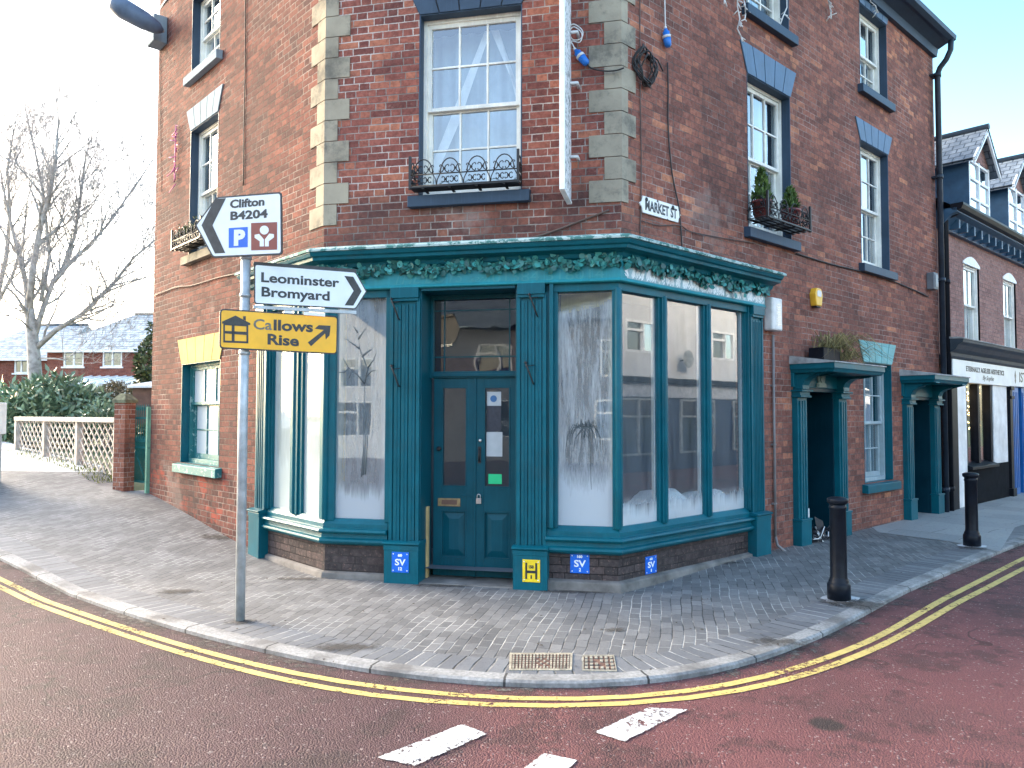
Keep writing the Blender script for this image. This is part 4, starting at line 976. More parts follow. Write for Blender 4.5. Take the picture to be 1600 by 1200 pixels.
sb = MB().fbox(R, 12.17, T1-4, -.05, .088, 2.26, 2.64); sg2 = sb.build('signboard', M['signwht'], ter, bevel=.004)
tfit(R, 'ISTA', 12.66, 13.42, 2.36, .20, .089, M['signgrey'], sg2, offset=.004)
em = MB(); em.prism(R, [(12.38+a*.06, 2.45+b*.13) for a, b in ((0, -1), (.6, -.55), (.35, -.3), (.7, .25), (.35, .6), (0, 1), (-.35, .6), (-.7, .25), (-.35, -.3), (-.6, -.55))], .089, .093); em.build('emblem', M['signgrey'], sg2)
def tbox(name, mat, u0, u1, w0, w1, z0, z1, bev=.004): return MB().fbox(R, u0, u1, w0, w1, z0, z1).build(name, mat, ter, bevel=bev)
tbox('shop_pier', M['black'], 8.62, 8.92, -.1, .10, -.05, 2.25); tbox('shop_panel', M['wht'], 8.92, 9.52, -.3, .05, -.05, 2.25)
tbox('shop_panel', M['wht'], 11.06, 11.92, -.3, .05, .75, 2.25); tbox('stall_riser', simple('matt_black_riser', (.010, .012, .016), .8, .3, spec=.05), 9.52, 11.92, -.3, .06, -.05, .745)
for u in (9.52, 10.22, 10.95): tbox('shop_window_post', M['black'], u, u+.11, -.12, .03, .80, 2.25)
MB().prismu(R, [(-.2, .74), (.13, .70), (.13, .75), (-.1, .83)], 9.53, 11.06).build('shop_sill', M['black'], ter, bevel=.004)
p = MB(); p.face([R.P(9.6, -.04, .8), R.P(11, -.04, .8), R.P(11, -.04, 2.25), R.P(9.6, -.04, 2.25)]); p.build('shop_window_pane', M['glass'], ter)
i_ = MB(); i_.face([R.P(9.3, -.7, .3), R.P(11.3, -.7, .3), R.P(11.3, -.7, 2.6), R.P(9.3, -.7, 2.6)]); i_.fbox(R, 9.3, 11.3, -.7, -.1, .6, .74); i_.build('shop_interior', M['room'], ter)
# warm fairy lights that are lit in that window
kk = NB('lit_fairy_bulb'); kk.b.inputs['Emission Color'].default_value = (1, .62, .25, 1); kk.b.inputs['Emission Strength'].default_value = 3; M['bulb'] = kk.m
fl2 = MB()
for i in range(150):
    u = rnd.uniform(9.68, 10.85); z = 2.2-abs(rnd.gauss(0, .33))-(.35 if rnd.random() < .3 else 0)
    if z < 1.2: continue
    c0 = R.P(u, -.12, z); fl2.lathe(c0, [(.002, -.012), (.011, 0), (.002, .012)], 6)
fl2 = fl2.build('fairy_lights', M['bulb'])
tag(fl2, 'lit warm fairy lights hanging inside the white shopfront window up the street', 'fairy lights')
m = MB(); c0 = R.P(12.08, .07, 0); m.fbox(R, 11.97, 12.2, -.1, .12, -.05, .22); m.fbox(R, 12.0, 12.17, -.1, .09, .22, 2.0); m.fbox(R, 11.98, 12.19, -.1, .12, 2.0, 2.06); m.fbox(R, 11.98, 12.19, -.1, .12, 2.18, 2.255); m.fbox(R, 12.01, 12.16, -.1, .09, 2.06, 2.18); m.build('shop_pilaster', M['black'], ter, bevel=.006)
for (a, b) in ((12.22, 12.75), (12.98, 13.5), (13.6, 17.9)):
    m = MB(); m.fbox(R, a, b, -.2, .04, -.05, 2.25)
    for k_ in range(max(2, int((b-a)/.12))): u = a+.04+k_*.12; m.fbox(R, u, min(u+.07, b), .04, .055, .2, 2.15)
    m.build('blue_shopfront', M['bluepaint'], ter, bevel=.004)
tbox('shop_doorway', M['dark'], 12.75, 12.98, -.6, -.3, -.05, 2.25)
# ================================================================== DRAINPIPES AND OTHER WALL FIXTURES
M['pipe'] = simple('flare_tinted_pipe', (.02, .03, .045), .45, .3, spec=.3)  # black pipe tinted blue, lens flare put into the colour
def pipe(name, fa, u, w, r, z0, z1, label, mat, col=True, extra=None, group=None):
    m = MB(); pts = [fa.P(u, w, z0), fa.P(u, w, z1)]
    m.tube((extra or [])[::1]+pts[::-1] if extra else pts, r, 10)
    if col:
        z = z0+.4
        while z < z1:
            m.tube([fa.P(u, w, z), fa.P(u, w, z+.07)], r*1.28, 10); m.fbox(fa, u-r*2, u+r*2, 0, w, z+.02, z+.05); z += 1.75
    o = m.build(name, mat); tag(o, label, 'drainpipe', group); return o
pipe('drainpipe', R, 8.27, .10, .046, .0, 7.45, 'tall black drainpipe from the gutter down the far end of the corner building', M['pipe'], extra=[R.P(8.27, .32, 7.98), R.P(8.27, .31, 7.80), R.P(8.27, .24, 7.66), R.P(8.27, .14, 7.55)])
pipe('drainpipe', R, 8.52, .09, .05, .0, 5.0, 'shorter dark drainpipe between the two buildings under the terrace eaves', M['black'], extra=[R.P(8.66, .28, 5.16), R.P(8.6, .22, 5.1), R.P(8.53, .12, 5.05)])
m = MB(); m.tube([R.P(2.79, .03, .22), R.P(2.79, .03, 2.62)], .016, 8); m.tube([R.P(2.79, .03, .22), R.P(2.80, .05, .12), R.P(2.86, .16, .02), R.P(2.87, .18, -.05)], .018, 8)
for z in (.6, 1.3, 2.0): m.fbox(R, 2.76, 2.82, 0, .04, z, z+.02)
tag(m.build('conduit_pipe', simple('grey_conduit', (.20, .19, .19), .6)), 'thin grey conduit running down brick beside the right end of the shopfront', 'pipe')
t = thing('junction_box', 'white louvred box on the wall at the right end of the fascia', 'box', R.P(2.74, .0, 2.66))
m = MB(); m.fbox(R, 2.62, 2.86, .0, .12, 2.66, 3.05); m.build('case', M['whitepl'], t, bevel=.02)
m = MB()
for i in range(9): m.fbox(R, 2.72, 2.82, .118, .123, 2.72+i*.03, 2.732+i*.03)
m.build('louvres', M['steel'], t)
t = thing('alarm_box', 'yellow hexagonal burglar alarm box on the brick above the side door', 'alarm box', R.P(3.88, 0, 3.06))
hexp = [(-.075, -.10), (.075, -.10), (.105, .05), (.06, .13), (-.06, .13), (-.105, .05)]
MB().prism(R, [(3.88+a, 3.17+b) for a, b in hexp], 0, .085).build('cover', M['alarm'], t, bevel=.012)
MB().prism(R, [(3.88+a, 3.17+b) for a, b in ((-.05, .02), (.05, .02), (.06, .075), (.04, .10), (-.04, .10), (-.06, .075))], .085, .088).build('label_plate', M['whitepl'], t)
MB().prism(R, [(3.88+a, 3.07+b) for a, b in ((-.055, -.02), (.055, -.02), (.07, .0), (-.07, .0))], .01, .075).build('strobe', M['iron'], t, bevel=.005)
t = thing('junction_box', 'small dark grey cable box high beside the black drainpipe', 'box', R.P(7.96, 0, 3.75))
MB().fbox(R, 7.86, 8.06, 0, .12, 3.74, 4.02).build('case', simple('grey_box', (.13, .15, .17), .5), t, bevel=.015)
MB().fbox(R, 7.90, 8.02, .12, .132, 3.78, 3.98).build('lid', simple('pale_box_lid', (.25, .28, .3), .5), t, bevel=.004)
# old enamel street sign
t = thing('street_sign', 'chipped white cast plate reading MARKET ST on the brick above the shopfront', 'street sign', R.P(.6, 0, 3.7))
cx, cz = .60, 3.735; hw, hh = .325, .085
po = [(-hw+.03, -hh), (hw-.03, -hh), (hw-.02, -hh*.5), (hw+.02, 0), (hw-.02, hh*.5), (hw-.03, hh), (-hw+.03, hh), (-hw+.02, hh*.5), (-hw-.02, 0), (-hw+.02, -hh*.5)]
kk = NB('chipped_enamel'); p = kk.obj(); n = kk.noise(p, 9, 5, .7)
kk.base(kk.mix(kk.step(n, .60, .64), (.78, .78, .74), (.06, .04, .035))); kk.rough(.4); M['enamel'] = kk.m
pl_ = MB().prism(R, [(cx+a, cz+b) for a, b in po], .004, .022).build('plate', M['enamel'], t, bevel=.004)
tfit(R, 'MARKET ST', cx-.26, cx+.27, cz-.048, .098, .0222, M['signblk'], t, offset=.004)
for a in (-.24, .20):
    m = MB(); m.lathe((0, 0, 0), [(.003, 0), (.022, .003), (.018, .008), (.003, .009)], 10); m.v = [R.P(cx+a+x, .0225+zz, cz+.055+y) for x, y, zz in m.v]; m.build('bolt', M['iron'], t)
# cables, blue plug couplers, coil
def cable(fa, pts, r, label, mat=None, w=.02, name='cable'):
    P = [fa.P(*fa.at(x, y, w)[:1], w, fa.at(x, y, w)[1]) for x, y in pts]
    Q = []
    for i in range(len(P)-1):
        p0, p1, p2, p3 = P[max(i-1, 0)], P[i], P[i+1], P[min(i+2, len(P)-1)]
        for j in range(4): tt = j/4; Q.append(tuple(.5*(2*p1[k]+(-p0[k]+p2[k])*tt+(2*p0[k]-5*p1[k]+4*p2[k]-p3[k])*tt*tt+(-p0[k]+3*p1[k]-3*p2[k]+p3[k])*tt**3) for k in range(3)))
    Q.append(P[-1]); o = MB().tube(Q, r, 6).build(name, mat or M['cable']); return tag(o, label, 'cable')
cable(R, [(1000, -30), (1000, 120), (1002, 250), (1001, 338), (1000, 366)], .006, 'straight cable running down beside the right hand quoins', M['cableb'], .016)
cable(R, [(1043, 98), (1044, 140), (1044, 200), (1050, 270), (1060, 320), (1064, 360), (1066, 394)], .008, 'wavy black cable dropping past the street sign to the shop cornice')
cable(R, [(1003, 345), (1030, 352), (1062, 352), (1080, 362), (1130, 372), (1180, 380)], .006, 'thin cable looping right from under the street sign', M['cableb'])
cable(R, [(1244, 396), (1300, 413), (1345, 424), (1400, 441), (1450, 463)], .011, 'dark cable strung along the brick towards the far drainpipe')
cable(F, [(518, 388), (640, 388), (800, 376), (905, 370), (968, 367)], .007, 'pale cable lying along the top of the front cornice', M['concrete'], .03)
cable(F, [(775, 386), (850, 366), (905, 346), (952, 328)], .010, 'slanting cable from the cornice up to the right quoins', M['cableb'], .02)
cable(L, [(241, 462), (275, 449), (300, 446), (340, 434), (385, 424), (450, 404)], .009, 'brown cable clipped along the alley wall towards the signpost', M['cableb'])
cable(L, [(250, 70), (251, 200), (252, 300)], .004, 'thin cable down the far edge of the alley wall', M['cableb'], .01)
cable(L, [(383, -20), (383, 90), (381, 200), (380, 290)], .007, 'straight dark cable down the middle of the alley wall', M['cable'], .012)
def plug(fa, a, b, label, w=.05):
    pa, pb = Vector(fa.P(fa.at(*a, w)[0], w, fa.at(*a, w)[1])), Vector(fa.P(fa.at(*b, w)[0], w, fa.at(*b, w)[1])); d = pb-pa
    t = thing('plug_connector', label, 'plug', tuple(pa), 'blue plug couplers hanging on the walls')
    MB().tube([pa, pa+d*.15, pa+d*.16, pa+d*.5, pa+d*.51, pa+d*.9, pa+d], [.016, .024, .036, .034, .042, .036, .018], 12).build('body', M['plug'], t)
    MB().tube([pa+d*.36, pa+d*.5], .044, 12).build('collar', M['whitepl'], t)
    MB().tube([pa-d*.12, pa+d*.02], .014, 8).build('gland', M['whitepl'], t); return t
plug(R, (1040, 45), (1044, 74), 'blue plug coupler hanging upright above the coiled black cable')
plug(F, (899, 78), (918, 101), 'blue plug coupler hanging aslant beside the projecting sign')
cable(R, [(1038, -30), (1039, 20), (1040, 44)], .007, 'white lead hanging down to the upright blue plug', M['whitepl'], .04)
cable(F, [(918, 101), (925, 107), (945, 111), (963, 110), (975, 106)], .008, 'black lead from the slanting plug across the quoins', M['cable'], .05)
cable(F, [(890, 40), (898, 38), (910, 48), (908, 60), (895, 62), (890, 50), (897, 42), (909, 52), (906, 66), (893, 64), (896, 72), (900, 80)], .006, 'pale looped wire beside the projecting sign', M['whitepl'], .06)
cm = MB(); uc, zc = R.at(1010, 105, .05)
for i in range(7):
    ph = rnd.uniform(0, 6); rx, rz_ = rnd.uniform(.095, .15), rnd.uniform(.15, .20); ox, oz = rnd.uniform(-.03, .03), rnd.uniform(-.03, .03)
    cm.tube([R.P(uc+ox+rx*math.cos(a), .035+.03*math.sin(3*a+ph)+.006*i, zc+oz+rz_*math.sin(a)) for a in [j*2*math.pi/26 for j in range(27)]], .008, 5, False)
cm.tube([R.P(uc+.1, .05, zc+.14), R.P(uc+.2, .04, zc+.14), R.P(uc+.30, .03, zc+.06)], .008, 5)
tag(cm.build('cable_coil', M['cable']), 'coiled black cable hanging on the brick beside the right quoins', 'cable coil')
# white projecting sign seen almost edge on
t = thing('projecting_sign', 'tall narrow white projecting sign board with flaking paint seen edge on', 'sign', F.P(2.58, 0, 3.69))
kk = NB('flaking_white_paint'); p = kk.obj(); n = kk.noise(p, 16, 6, .75)
kk.base(kk.mix(kk.step(n, .52, .56), (.74, .76, .76), (.20, .21, .20))); kk.rough(.6); kk.bump(n, .3, .005); M['flake'] = kk.m
MB().fbox(F, 2.565, 2.60, .03, .50, 3.72, 6.6).build('panel', M['flake'], t, bevel=.003)
m = MB(); m.fbox(F, 2.558, 2.607, .50, .53, 3.70, 6.6); m.fbox(F, 2.558, 2.607, .03, .50, 3.695, 3.72); m.build('edge_frame', M['wht'], t, bevel=.003)
for z in (4.13, 4.85, 5.35): MB().tube([F.P(2.60, .12, z), F.P(2.60, .12, z+.001), F.P(2.67, .12, z), F.P(2.67, .0, z)], .016, 7).build('bracket', M['whitepl'], t)
# ironwork window guards
def guard(fa, u0, u1, z0, h, proj_, label, group='iron window guards', n=4, rows=True):
    t = thing('window_guard', label, 'window guard', fa.P((u0+u1)/2, proj_, z0), group)
    fr = MB(); r = .007
    def scroll(ua, ub, w0, w1, n, m):
        P = lambda q, z: fa.P(ua+(ub-ua)*q, w0+(w1-w0)*q, z0+z)
        Ls = math.dist((ua, w0), (ub, w1)); st = 1/n
        m.tube([P(0, .0), P(1, .0)], r, 5); m.tube([P(0, h*.42), P(1, h*.42)], r, 5)
        for i in range(n):
            c = (i+.5)*st; ra = st*.36; hz = h*.62
            m.tube([P(c-ra*math.cos(a), h*.42+hz*.9*math.sin(a)) for a in [j*math.pi/12 for j in range(13)]], r*.9, 5)
            for sg in (-1, 1):
                q = c+sg*st*.21
                for zc_, sz in ((h*.60, .055), (h*.20, .042)):
                    if sz < .05: q = c+sg*st*.16
                    for a in (.78, 2.36, 3.93, 5.5):
                        dx, dz = math.cos(a)*sz/Ls, math.sin(a)*sz
                        m.tube([P(q, zc_), P(q+dx*.5, zc_+dz*.8), P(q+dx, zc_+dz), P(q+dx*1.25, zc_+dz*.7), P(q+dx*1.1, zc_+dz*.5)], r*.75, 4)
                    m.tube([P(q, zc_-.008), P(q, zc_+.008)], .014, 6)
                m.tube([P(c+sg*st*.5, .0), P(c+sg*st*.47, h*.2), P(c+sg*st*.36, h*.42)], r*.8, 5)
    scroll(u0, u1, proj_, proj_, n, fr); 
    for u in (u0, u1):
        scroll(u, u, .0, proj_, 1, fr); fr.fbox(fa, u-.012, u+.012, proj_-.012, proj_+.012, z0-.03, z0+h*1.12)
    fr.build('railing', M['iron'], t, weld=False)
    tr = MB()
    for i in range(4): w = .05+(proj_-.05)*i/3; tr.fbox(fa, u0, u1, w-.02, w+.02, z0-.022, z0-.008)
    for i in range(4): u = u0+(u1-u0)*(i+.5)/4; tr.fbox(fa, u-.012, u+.012, .0, proj_+.01, z0-.034, z0-.0225)
    tr.build('tray', M['iron'], t); return t
guard(F, 1.0, 2.10, 3.925, .27, .17, 'black scrolled iron guard across the front first floor window sill')
guard(R, 2.28, 3.30, 3.93, .26, .26, 'black scrolled iron guard holding two potted conifers', n=4)
guard(L, 2.86, 3.92, 3.97, .24, .22, 'black scrolled iron guard on the alley window with a green plant', n=4)
def leaf(m, p, n, up, l, w, fold=0):
    p, n, up = Vector(p), Vector(n).normalized(), Vector(up); s_ = n.cross(up)
    if s_.length < 1e-4: s_ = n.orthogonal()
    s_.normalize(); u = s_.cross(n)
    m.face([p, p+s_*w*.5+u*l*.45, p+u*l, p-s_*w*.5+u*l*.45])
def rv(): 
    while True:
        v = Vector((rnd.uniform(-1, 1), rnd.uniform(-1, 1), rnd.uniform(-1, 1)))
        if .05 < v.length < 1: return v.normalized()
def pot_conifer(loc, h, r, label, potmat):
    t = thing('potted_conifer', label, 'potted plant', loc, 'potted conifers in the window guard')
    b = Vector(loc); MB().lathe(b, [(.075, 0), (.085, .01), (.11, .17), (.122, .172), (.124, .20), (.105, .20), (.10, .175)], 16).build('pot', potmat, t)
    m = MB()
    for i in range(700):
        f_ = rnd.random()**1.2; z = .2+f_*h; rr = r*(1-f_)**.7*rnd.uniform(.3, 1); a = rnd.uniform(0, 6.3)
        leaf(m, b+Vector((rr*math.cos(a), rr*math.sin(a), z)), rv(), Vector((math.cos(a)*.5, math.sin(a)*.5, 1.2)), .07, .022)
    m.build('foliage', M['conifer'], t, weld=False)
    MB().tube([b+Vector((0, 0, .17)), b+Vector((0, 0, .2+h*.7))], [.012, .005], 6).build('stem', M['twig'], t)
pot_conifer(R.P(2.40, .12, 3.94), .36, .115, 'taller potted conifer at the left of the side window guard', M['terra'])
pot_conifer(R.P(3.00, .16, 3.94), .25, .105, 'shorter bushy potted conifer at the right of the side window guard', M['terra'])
t = thing('window_box', 'trough of dark green foliage in the alley window guard', 'window box', L.P(3.4, .11, 3.98))
MB().fbox(L, 2.95, 3.88, .03, .19, 3.985, 4.10).build('trough', M['iron'], t)
m = MB()
for i in range(700): leaf(m, L.P(rnd.uniform(2.95, 3.88), rnd.uniform(.02, .2), 4.08+abs(rnd.gauss(0, .07))), rv(), (0, 0, 1), .05, .03)
m.build('foliage', M['ivy'], t, weld=False)
# shutter hooks on the pilasters
def hook(px, py, label):
    u, z = F.at(px, py, .13)
    m = MB(); m.tube([F.P(u, .10, z), F.P(u, .15, z), F.P(u+.01, .16, z-.03), F.P(u+.07, .14, z-.20), F.P(u+.072, .11, z-.21)], .008, 6); m.tube([F.P(u, .10, z-.04), F.P(u, .16, z-.04), F.P(u+.08, .13, z-.03)], .005, 5)
    m.lathe(F.P(u, .155, z-.004), [(.002, -.016), (.018, 0), (.002, .016)], 8)
    tag(m.build('iron_hook', M['iron'], weld=False), label, 'hook', 'iron hooks on the pilasters')
hook(613, 467, 'upper iron hook on the pilaster left of the door'); hook(613, 571, 'lower iron hook on the pilaster left of the door')
hook(828, 460, 'upper iron hook on the pilaster right of the door'); hook(822, 566, 'lower iron hook on the pilaster right of the door')
# utility plates
def plate(fa, x0, y0, x1, y1, w, label, mat, lines, lmat):
    a, b = fa.at(x0, y1, w), fa.at(x1, y0, w); W_, H_ = b[0]-a[0], b[1]-a[1]
    t = thing('utility_plate', label, 'utility sign', fa.P(a[0], w, a[1]), 'small utility plates on the shopfront base')
    MB().fbox(fa, a[0], b[0], w, w+.006, a[1], b[1]).build('plate', mat, t, bevel=.008)
    for (s_, fx0, fx1, fz, fh) in lines: tfit(fa, s_, a[0]+W_*fx0, a[0]+W_*fx1, a[1]+H_*fz, H_*fh, w+.0062, lmat, t, offset=.002, extrude=.001)
    m = MB()
    for fx in (.1, .9):
        for fz in (.1, .9):
            MB().lathe((0, 0, 0), [(.001, 0), (.006, .001), (.001, .003)], 8)
            q = MB(); q.lathe((0, 0, 0), [(.001, 0), (.007, .001), (.001, .003)], 8); q.v = [fa.P(a[0]+W_*fx+x, w+.006+zz, a[1]+H_*fz+y) for x, y, zz in q.v]; q.build('screw', M['wht'], t)
    return t, a, W_, H_
plate(F, 612, 863, 639, 894, .162, 'blue SV plate numbered 12 on the pilaster base left of the door', M['svblue'], [('SV', .2, .82, .36, .30), ('60', .36, .62, .78, .12), ('12', .40, .62, .12, .14)], M['wht'])
plate(F, 891, 866, 921, 895, .046, 'blue SV plate with 160 on the riser right of the yellow plate', M['svblue'], [('SV', .2, .82, .34, .34), ('160', .36, .64, .80, .13), ('2', .46, .56, .11, .16)], M['wht'])
plate(RS, 1008, 867, 1025.5, 898, .046, 'narrow looking blue SV plate on the riser round the right corner', M['svblue'], [('SV', .2, .82, .36, .32), ('60', .36, .62, .78, .12), ('1', .46, .54, .12, .14)], M['wht'])
t, a, W_, H_ = plate(F, 816.5, 875, 844, 909, .162, 'yellow hydrant plate with a black H on the pilaster base right of the door', M['hyel'], [('150', .36, .64, .62, .13), ('1', .46, .54, .16, .15)], M['signblk'])
m = MB(); w = .162
for (x0, x1, y0, y1) in ((.16, .27, .14, .86), (.73, .84, .14, .86), (.27, .73, .40, .52)): m.fbox(F, a[0]+W_*x0, a[0]+W_*x1, w+.006, w+.0075, a[1]+H_*y0, a[1]+H_*y1)
m.build('lettering', M['signblk'], t)
# notices stuck inside the right hand door glass
def notice(x0, y0, x1, y1, mat, label, w=-.246):
    o = fb_px(F, x0, y0, x1, y1, w-.0015, w).build('notice', mat); return tag(o, label, 'notice', 'papers stuck inside the door glass')
M['paper'] = simple('notice_paper', (.42, .46, .48), .7, .1); M['poster'] = simple('dark_poster', (.025, .03, .045), .5, .3, 30)
n1 = notice(761, 612, 783, 634, M['paper'], 'pale notice with a blue disc at the top of the door glass', -.2465)
u, z = F.at(771, 623, -.24); MB().prism(F, [(u+.035*math.cos(i*.39), z+.035*math.sin(i*.39)) for i in range(16)], -.2464, -.2455).build('blue_disc', simple('disc_blue', (.03, .12, .28), .5), n1)
notice(761, 634.5, 783, 674, M['poster'], 'dark poster under the blue disc notice in the door glass')
notice(760, 675, 785, 713, M['paper'], 'blank pale paper below the dark poster in the door glass')
notice(763, 741, 784, 756, simple('green_card', (.01, .55, .22), .5, .1), 'bright green card at the foot of the door glass')
# timber batten leaning in the recess
m = MB(); u0, z1 = F.at(663, 791, -.14); m.fbox(F, u0, u0+.05, -.16, -.10, .013, z1); tag(m.build('timber_batten', M['wood'], bevel=.003), 'raw timber batten standing upright against the left door jamb', 'batten')
# garland and painted leaf frieze on the fascia
m = MB()
def disc(m, c, n, r, seg=7):
    n = Vector(n).normalized(); a = n.orthogonal().normalized(); a.rotate(Matrix.Rotation(rnd.uniform(0, 6), 3, n)); b = n.cross(a)
    m.face([Vector(c)+a*r*math.cos(i*2*math.pi/seg)*1.15+b*r*math.sin(i*2*math.pi/seg) for i in range(seg)])
def garl(fa, u0, u1, n):
    for i in range(n):
        f_ = rnd.random(); u = u0+(u1-u0)*f_; sag = .02*math.sin(u*9)+.015*math.sin(u*23+1)
        z = 3.105+sag+rnd.gauss(0, .030); w = .125+rnd.random()*.055
        nn = Vector(fa.n+(0,))+rv()*.75; disc(m, fa.P(u, w, min(z, 3.19)), nn, rnd.uniform(.016, .034))
garl(F, .05, LF, 760); garl(RS, -.06, 2.56, 560); garl(LS, -.02, 1.4, 250)
for fa, u0, u1 in ((F, .05, LF), (RS, -.06, 2.5), (LS, -.02, 1.4)):
    m.tube([fa.P(u0+(u1-u0)*i/60, .14, 3.115+.02*math.sin((u0+(u1-u0)*i/60)*9)) for i in range(61)], .008, 5)
o = m.build('leaf_garland', M['garl'], weld=False); tag(o, 'green eucalyptus leaf garland strung along the top of the teal fascia', 'garland')
m = MB()
for k_ in range(46):
    u = -.02+2.55*(k_+rnd.uniform(.1, .9))/46; h_ = rnd.uniform(.09, .17); lean = rnd.uniform(-.35, .35)
    for j in range(9):
        f_ = j/8; sd_ = (-1)**j; bx_ = u+lean*h_*f_; bz = 2.955+h_*f_*.75
        ang = sd_*rnd.uniform(.35, .8)*(1-f_*.6)+lean; l_ = rnd.uniform(.045, .075)*(1-.3*f_); wd_ = .010
        d_ = (math.sin(ang), math.cos(ang)); n_ = (d_[1], -d_[0])
        w = .1162+.0001*rnd.random()*8
        m.face([RS.P(bx_, w, bz), RS.P(bx_+d_[0]*l_*.5+n_[0]*wd_, w+.0005, bz+d_[1]*l_*.5+n_[1]*wd_), RS.P(bx_+d_[0]*l_, w, bz+d_[1]*l_), RS.P(bx_+d_[0]*l_*.5-n_[0]*wd_, w+.0005, bz+d_[1]*l_*.5-n_[1]*wd_)])
m.build('painted_leaves', simple('frieze_white_paint', (.70, .75, .74), .6, .12, 12), fascia, weld=False)
m = MB().fbox(RS, .0, 2.54, .113, .1158, 2.955, 3.07); m.build('frieze_band', simple('frieze_pale_paint', (.26, .40, .43), .6, .3, 9), fascia)
# white display cloth heaped behind the street side panes
for (a, b, hs, lab) in ((-.02, rm[0], (.64, .76), 'white snowy cloth heaped behind the first street side pane from the corner'), (rm[1], rm[2], (.66, .86), 'white snowy cloth heaped behind the middle street side pane'), (rm[3], rm[4], (.64, .80), 'white snowy cloth heaped behind the far street side pane')):
    m = MB(); n = 14; top_ = []
    for i in range(n+1):
        u = a+(b-a)*i/n; z = hs[0]+(hs[1]-hs[0])*(math.sin(i/n*3.0+.3))+rnd.uniform(-.01, .01); top_.append((u, z))
    for i in range(n):
        (u, z), (u2, z2) = top_[i], top_[i+1]
        for (w, dz, w2, dz2) in ((-.03, -.15, -.06, -.02), (-.06, -.02, -.14, .03), (-.14, .03, -.5, -.03)):
            m.face([RS.P(u, w, z+dz), RS.P(u2, w, z2+dz), RS.P(u2, w2, z2+dz2), RS.P(u, w2, z+dz2)], None, True)
    tag(m.build('display_cloth', M['cloth']), lab, 'cloth', 'white cloths in the shop window')
# drawings rubbed into the frosted panes
M['rub'] = simple('cleared_glass_dark', (.06, .08, .09), .2, .3)
def rub(fa, strokes, par, r=.004, w=.0128):
    m = MB()
    for st_ in strokes: m.tube([fa.P(*((lambda q: (q[0], w, q[1]))(fa.at(x, y, w)))) for x, y in st_], [r*(1-.6*i/(len(st_)-1)) for i in range(len(st_))], 4)
    for i, v in enumerate(m.v):
        uu, ww = fa.uw(v[0], v[1]); m.v[i] = fa.P(uu, w+(ww-w)*.12, v[2])
    return m.build('rubbed_drawing', M['rub'], par, weld=False)
burst = []
for i in range(34):
    a = rnd.uniform(-.5, math.pi+.5); l_ = rnd.uniform(14, 40); x0, y0 = 912+rnd.uniform(-12, 12), 667
    dx, dy = math.cos(a)*l_*.6, -math.sin(a)*l_*.35
    burst.append([(x0, y0), (x0+dx*.5, y0+dy), (x0+dx, y0+dy*.3+l_*.5), (x0+dx*1.1, y0+l_)])
burst += [[(918, 670), (922, 700), (923, 740), (924, 765)], [(900, 668), (912, 663), (926, 664), (935, 668)]]
rub(F, burst, pFR, .004)
M['rub2'] = M['rub']; M['rub'] = simple('rubbed_glass_grey', (.10, .13, .15), .3, .3)
tree_ = [[(568, 742), (571, 690), (569, 640), (570, 600)], [(571, 742), (574, 690), (571, 640)], [(565, 745), (568, 700), (568, 640)], [(570, 600), (558, 585), (545, 575), (536, 560)], [(570, 600), (574, 575), (562, 545), (558, 515)], [(562, 545), (548, 535), (538, 528)], [(560, 530), (566, 520), (572, 512)], [(545, 575), (538, 582), (530, 582)], [(571, 590), (580, 580), (590, 578)], [(565, 558), (575, 550), (582, 545)], [(566, 556), (578, 546)], [(550, 580), (545, 592)], [(559, 520), (552, 510)], [(574, 575), (584, 562), (588, 552)]]
rub(F, tree_, pFL, .008)
# street lamp bracket at the top left
t = thing('wall_lamp', 'grey street lamp head on a wall box at the top left of the alley wall', 'street lamp', L.P(5.2, 0, 7.4))
u, z0 = L.at(262, 68, .1); _, z1 = L.at(262, 25, .1)
MB().fbox(L, 4.98, 5.30, .0, .20, 7.36, 7.78).build('control_box', M['palest'], t, bevel=.01)
l0 = Vector(at_depth(244, 37, 11.35)); l1 = Vector(at_depth(158, -12, 11.0)); d_ = l1-l0
MB().tube([Vector(L.P(5.14, .14, 7.66)), Vector(L.P(5.14, .24, 7.68)), l0, l0+d_*.1], .022, 8).build('arm', M['galv'], t)
m = MB(); m.tube([l0, l0+d_*.10, l0+d_*.35, l0+d_*.75, l0+d_*.95, l0+d_], [.03, .09, .135, .15, .12, .03], 14); m.build('lamp_head', simple('lamp_grey', (.10, .15, .23), .5), t)
# pink tinsel decoration on the alley wall
m = MB()
for (x0, y0, x1, y1) in ((275, 195, 272, 285),):
    for i in range(16):
        f_ = i/15; m.tube([L.P(L.at(x0+(x1-x0)*f_, y0+(y1-y0)*f_, .05)[0]+rnd.uniform(-.02, .02), .03, L.at(x0, y0+(y1-y0)*f_, .05)[1]), L.P(L.at(x0+(x1-x0)*f_, y0, .05)[0]+rnd.uniform(-.16, .16), rnd.uniform(.02, .1), L.at(x0, y0+(y1-y0)*f_, .05)[1]+rnd.uniform(-.1, .1))], .007, 5)
    m.tube([L.P(L.at(x0, y0, .03)[0], .03, L.at(x0, y0, .03)[1]), L.P(L.at(x1, y1, .03)[0], .03, L.at(x1, y1, .03)[1])], .008, 5)
tag(m.build('tinsel_decoration', M['pink'], weld=False), 'pink tinsel star decoration hanging on the alley wall', 'decoration')
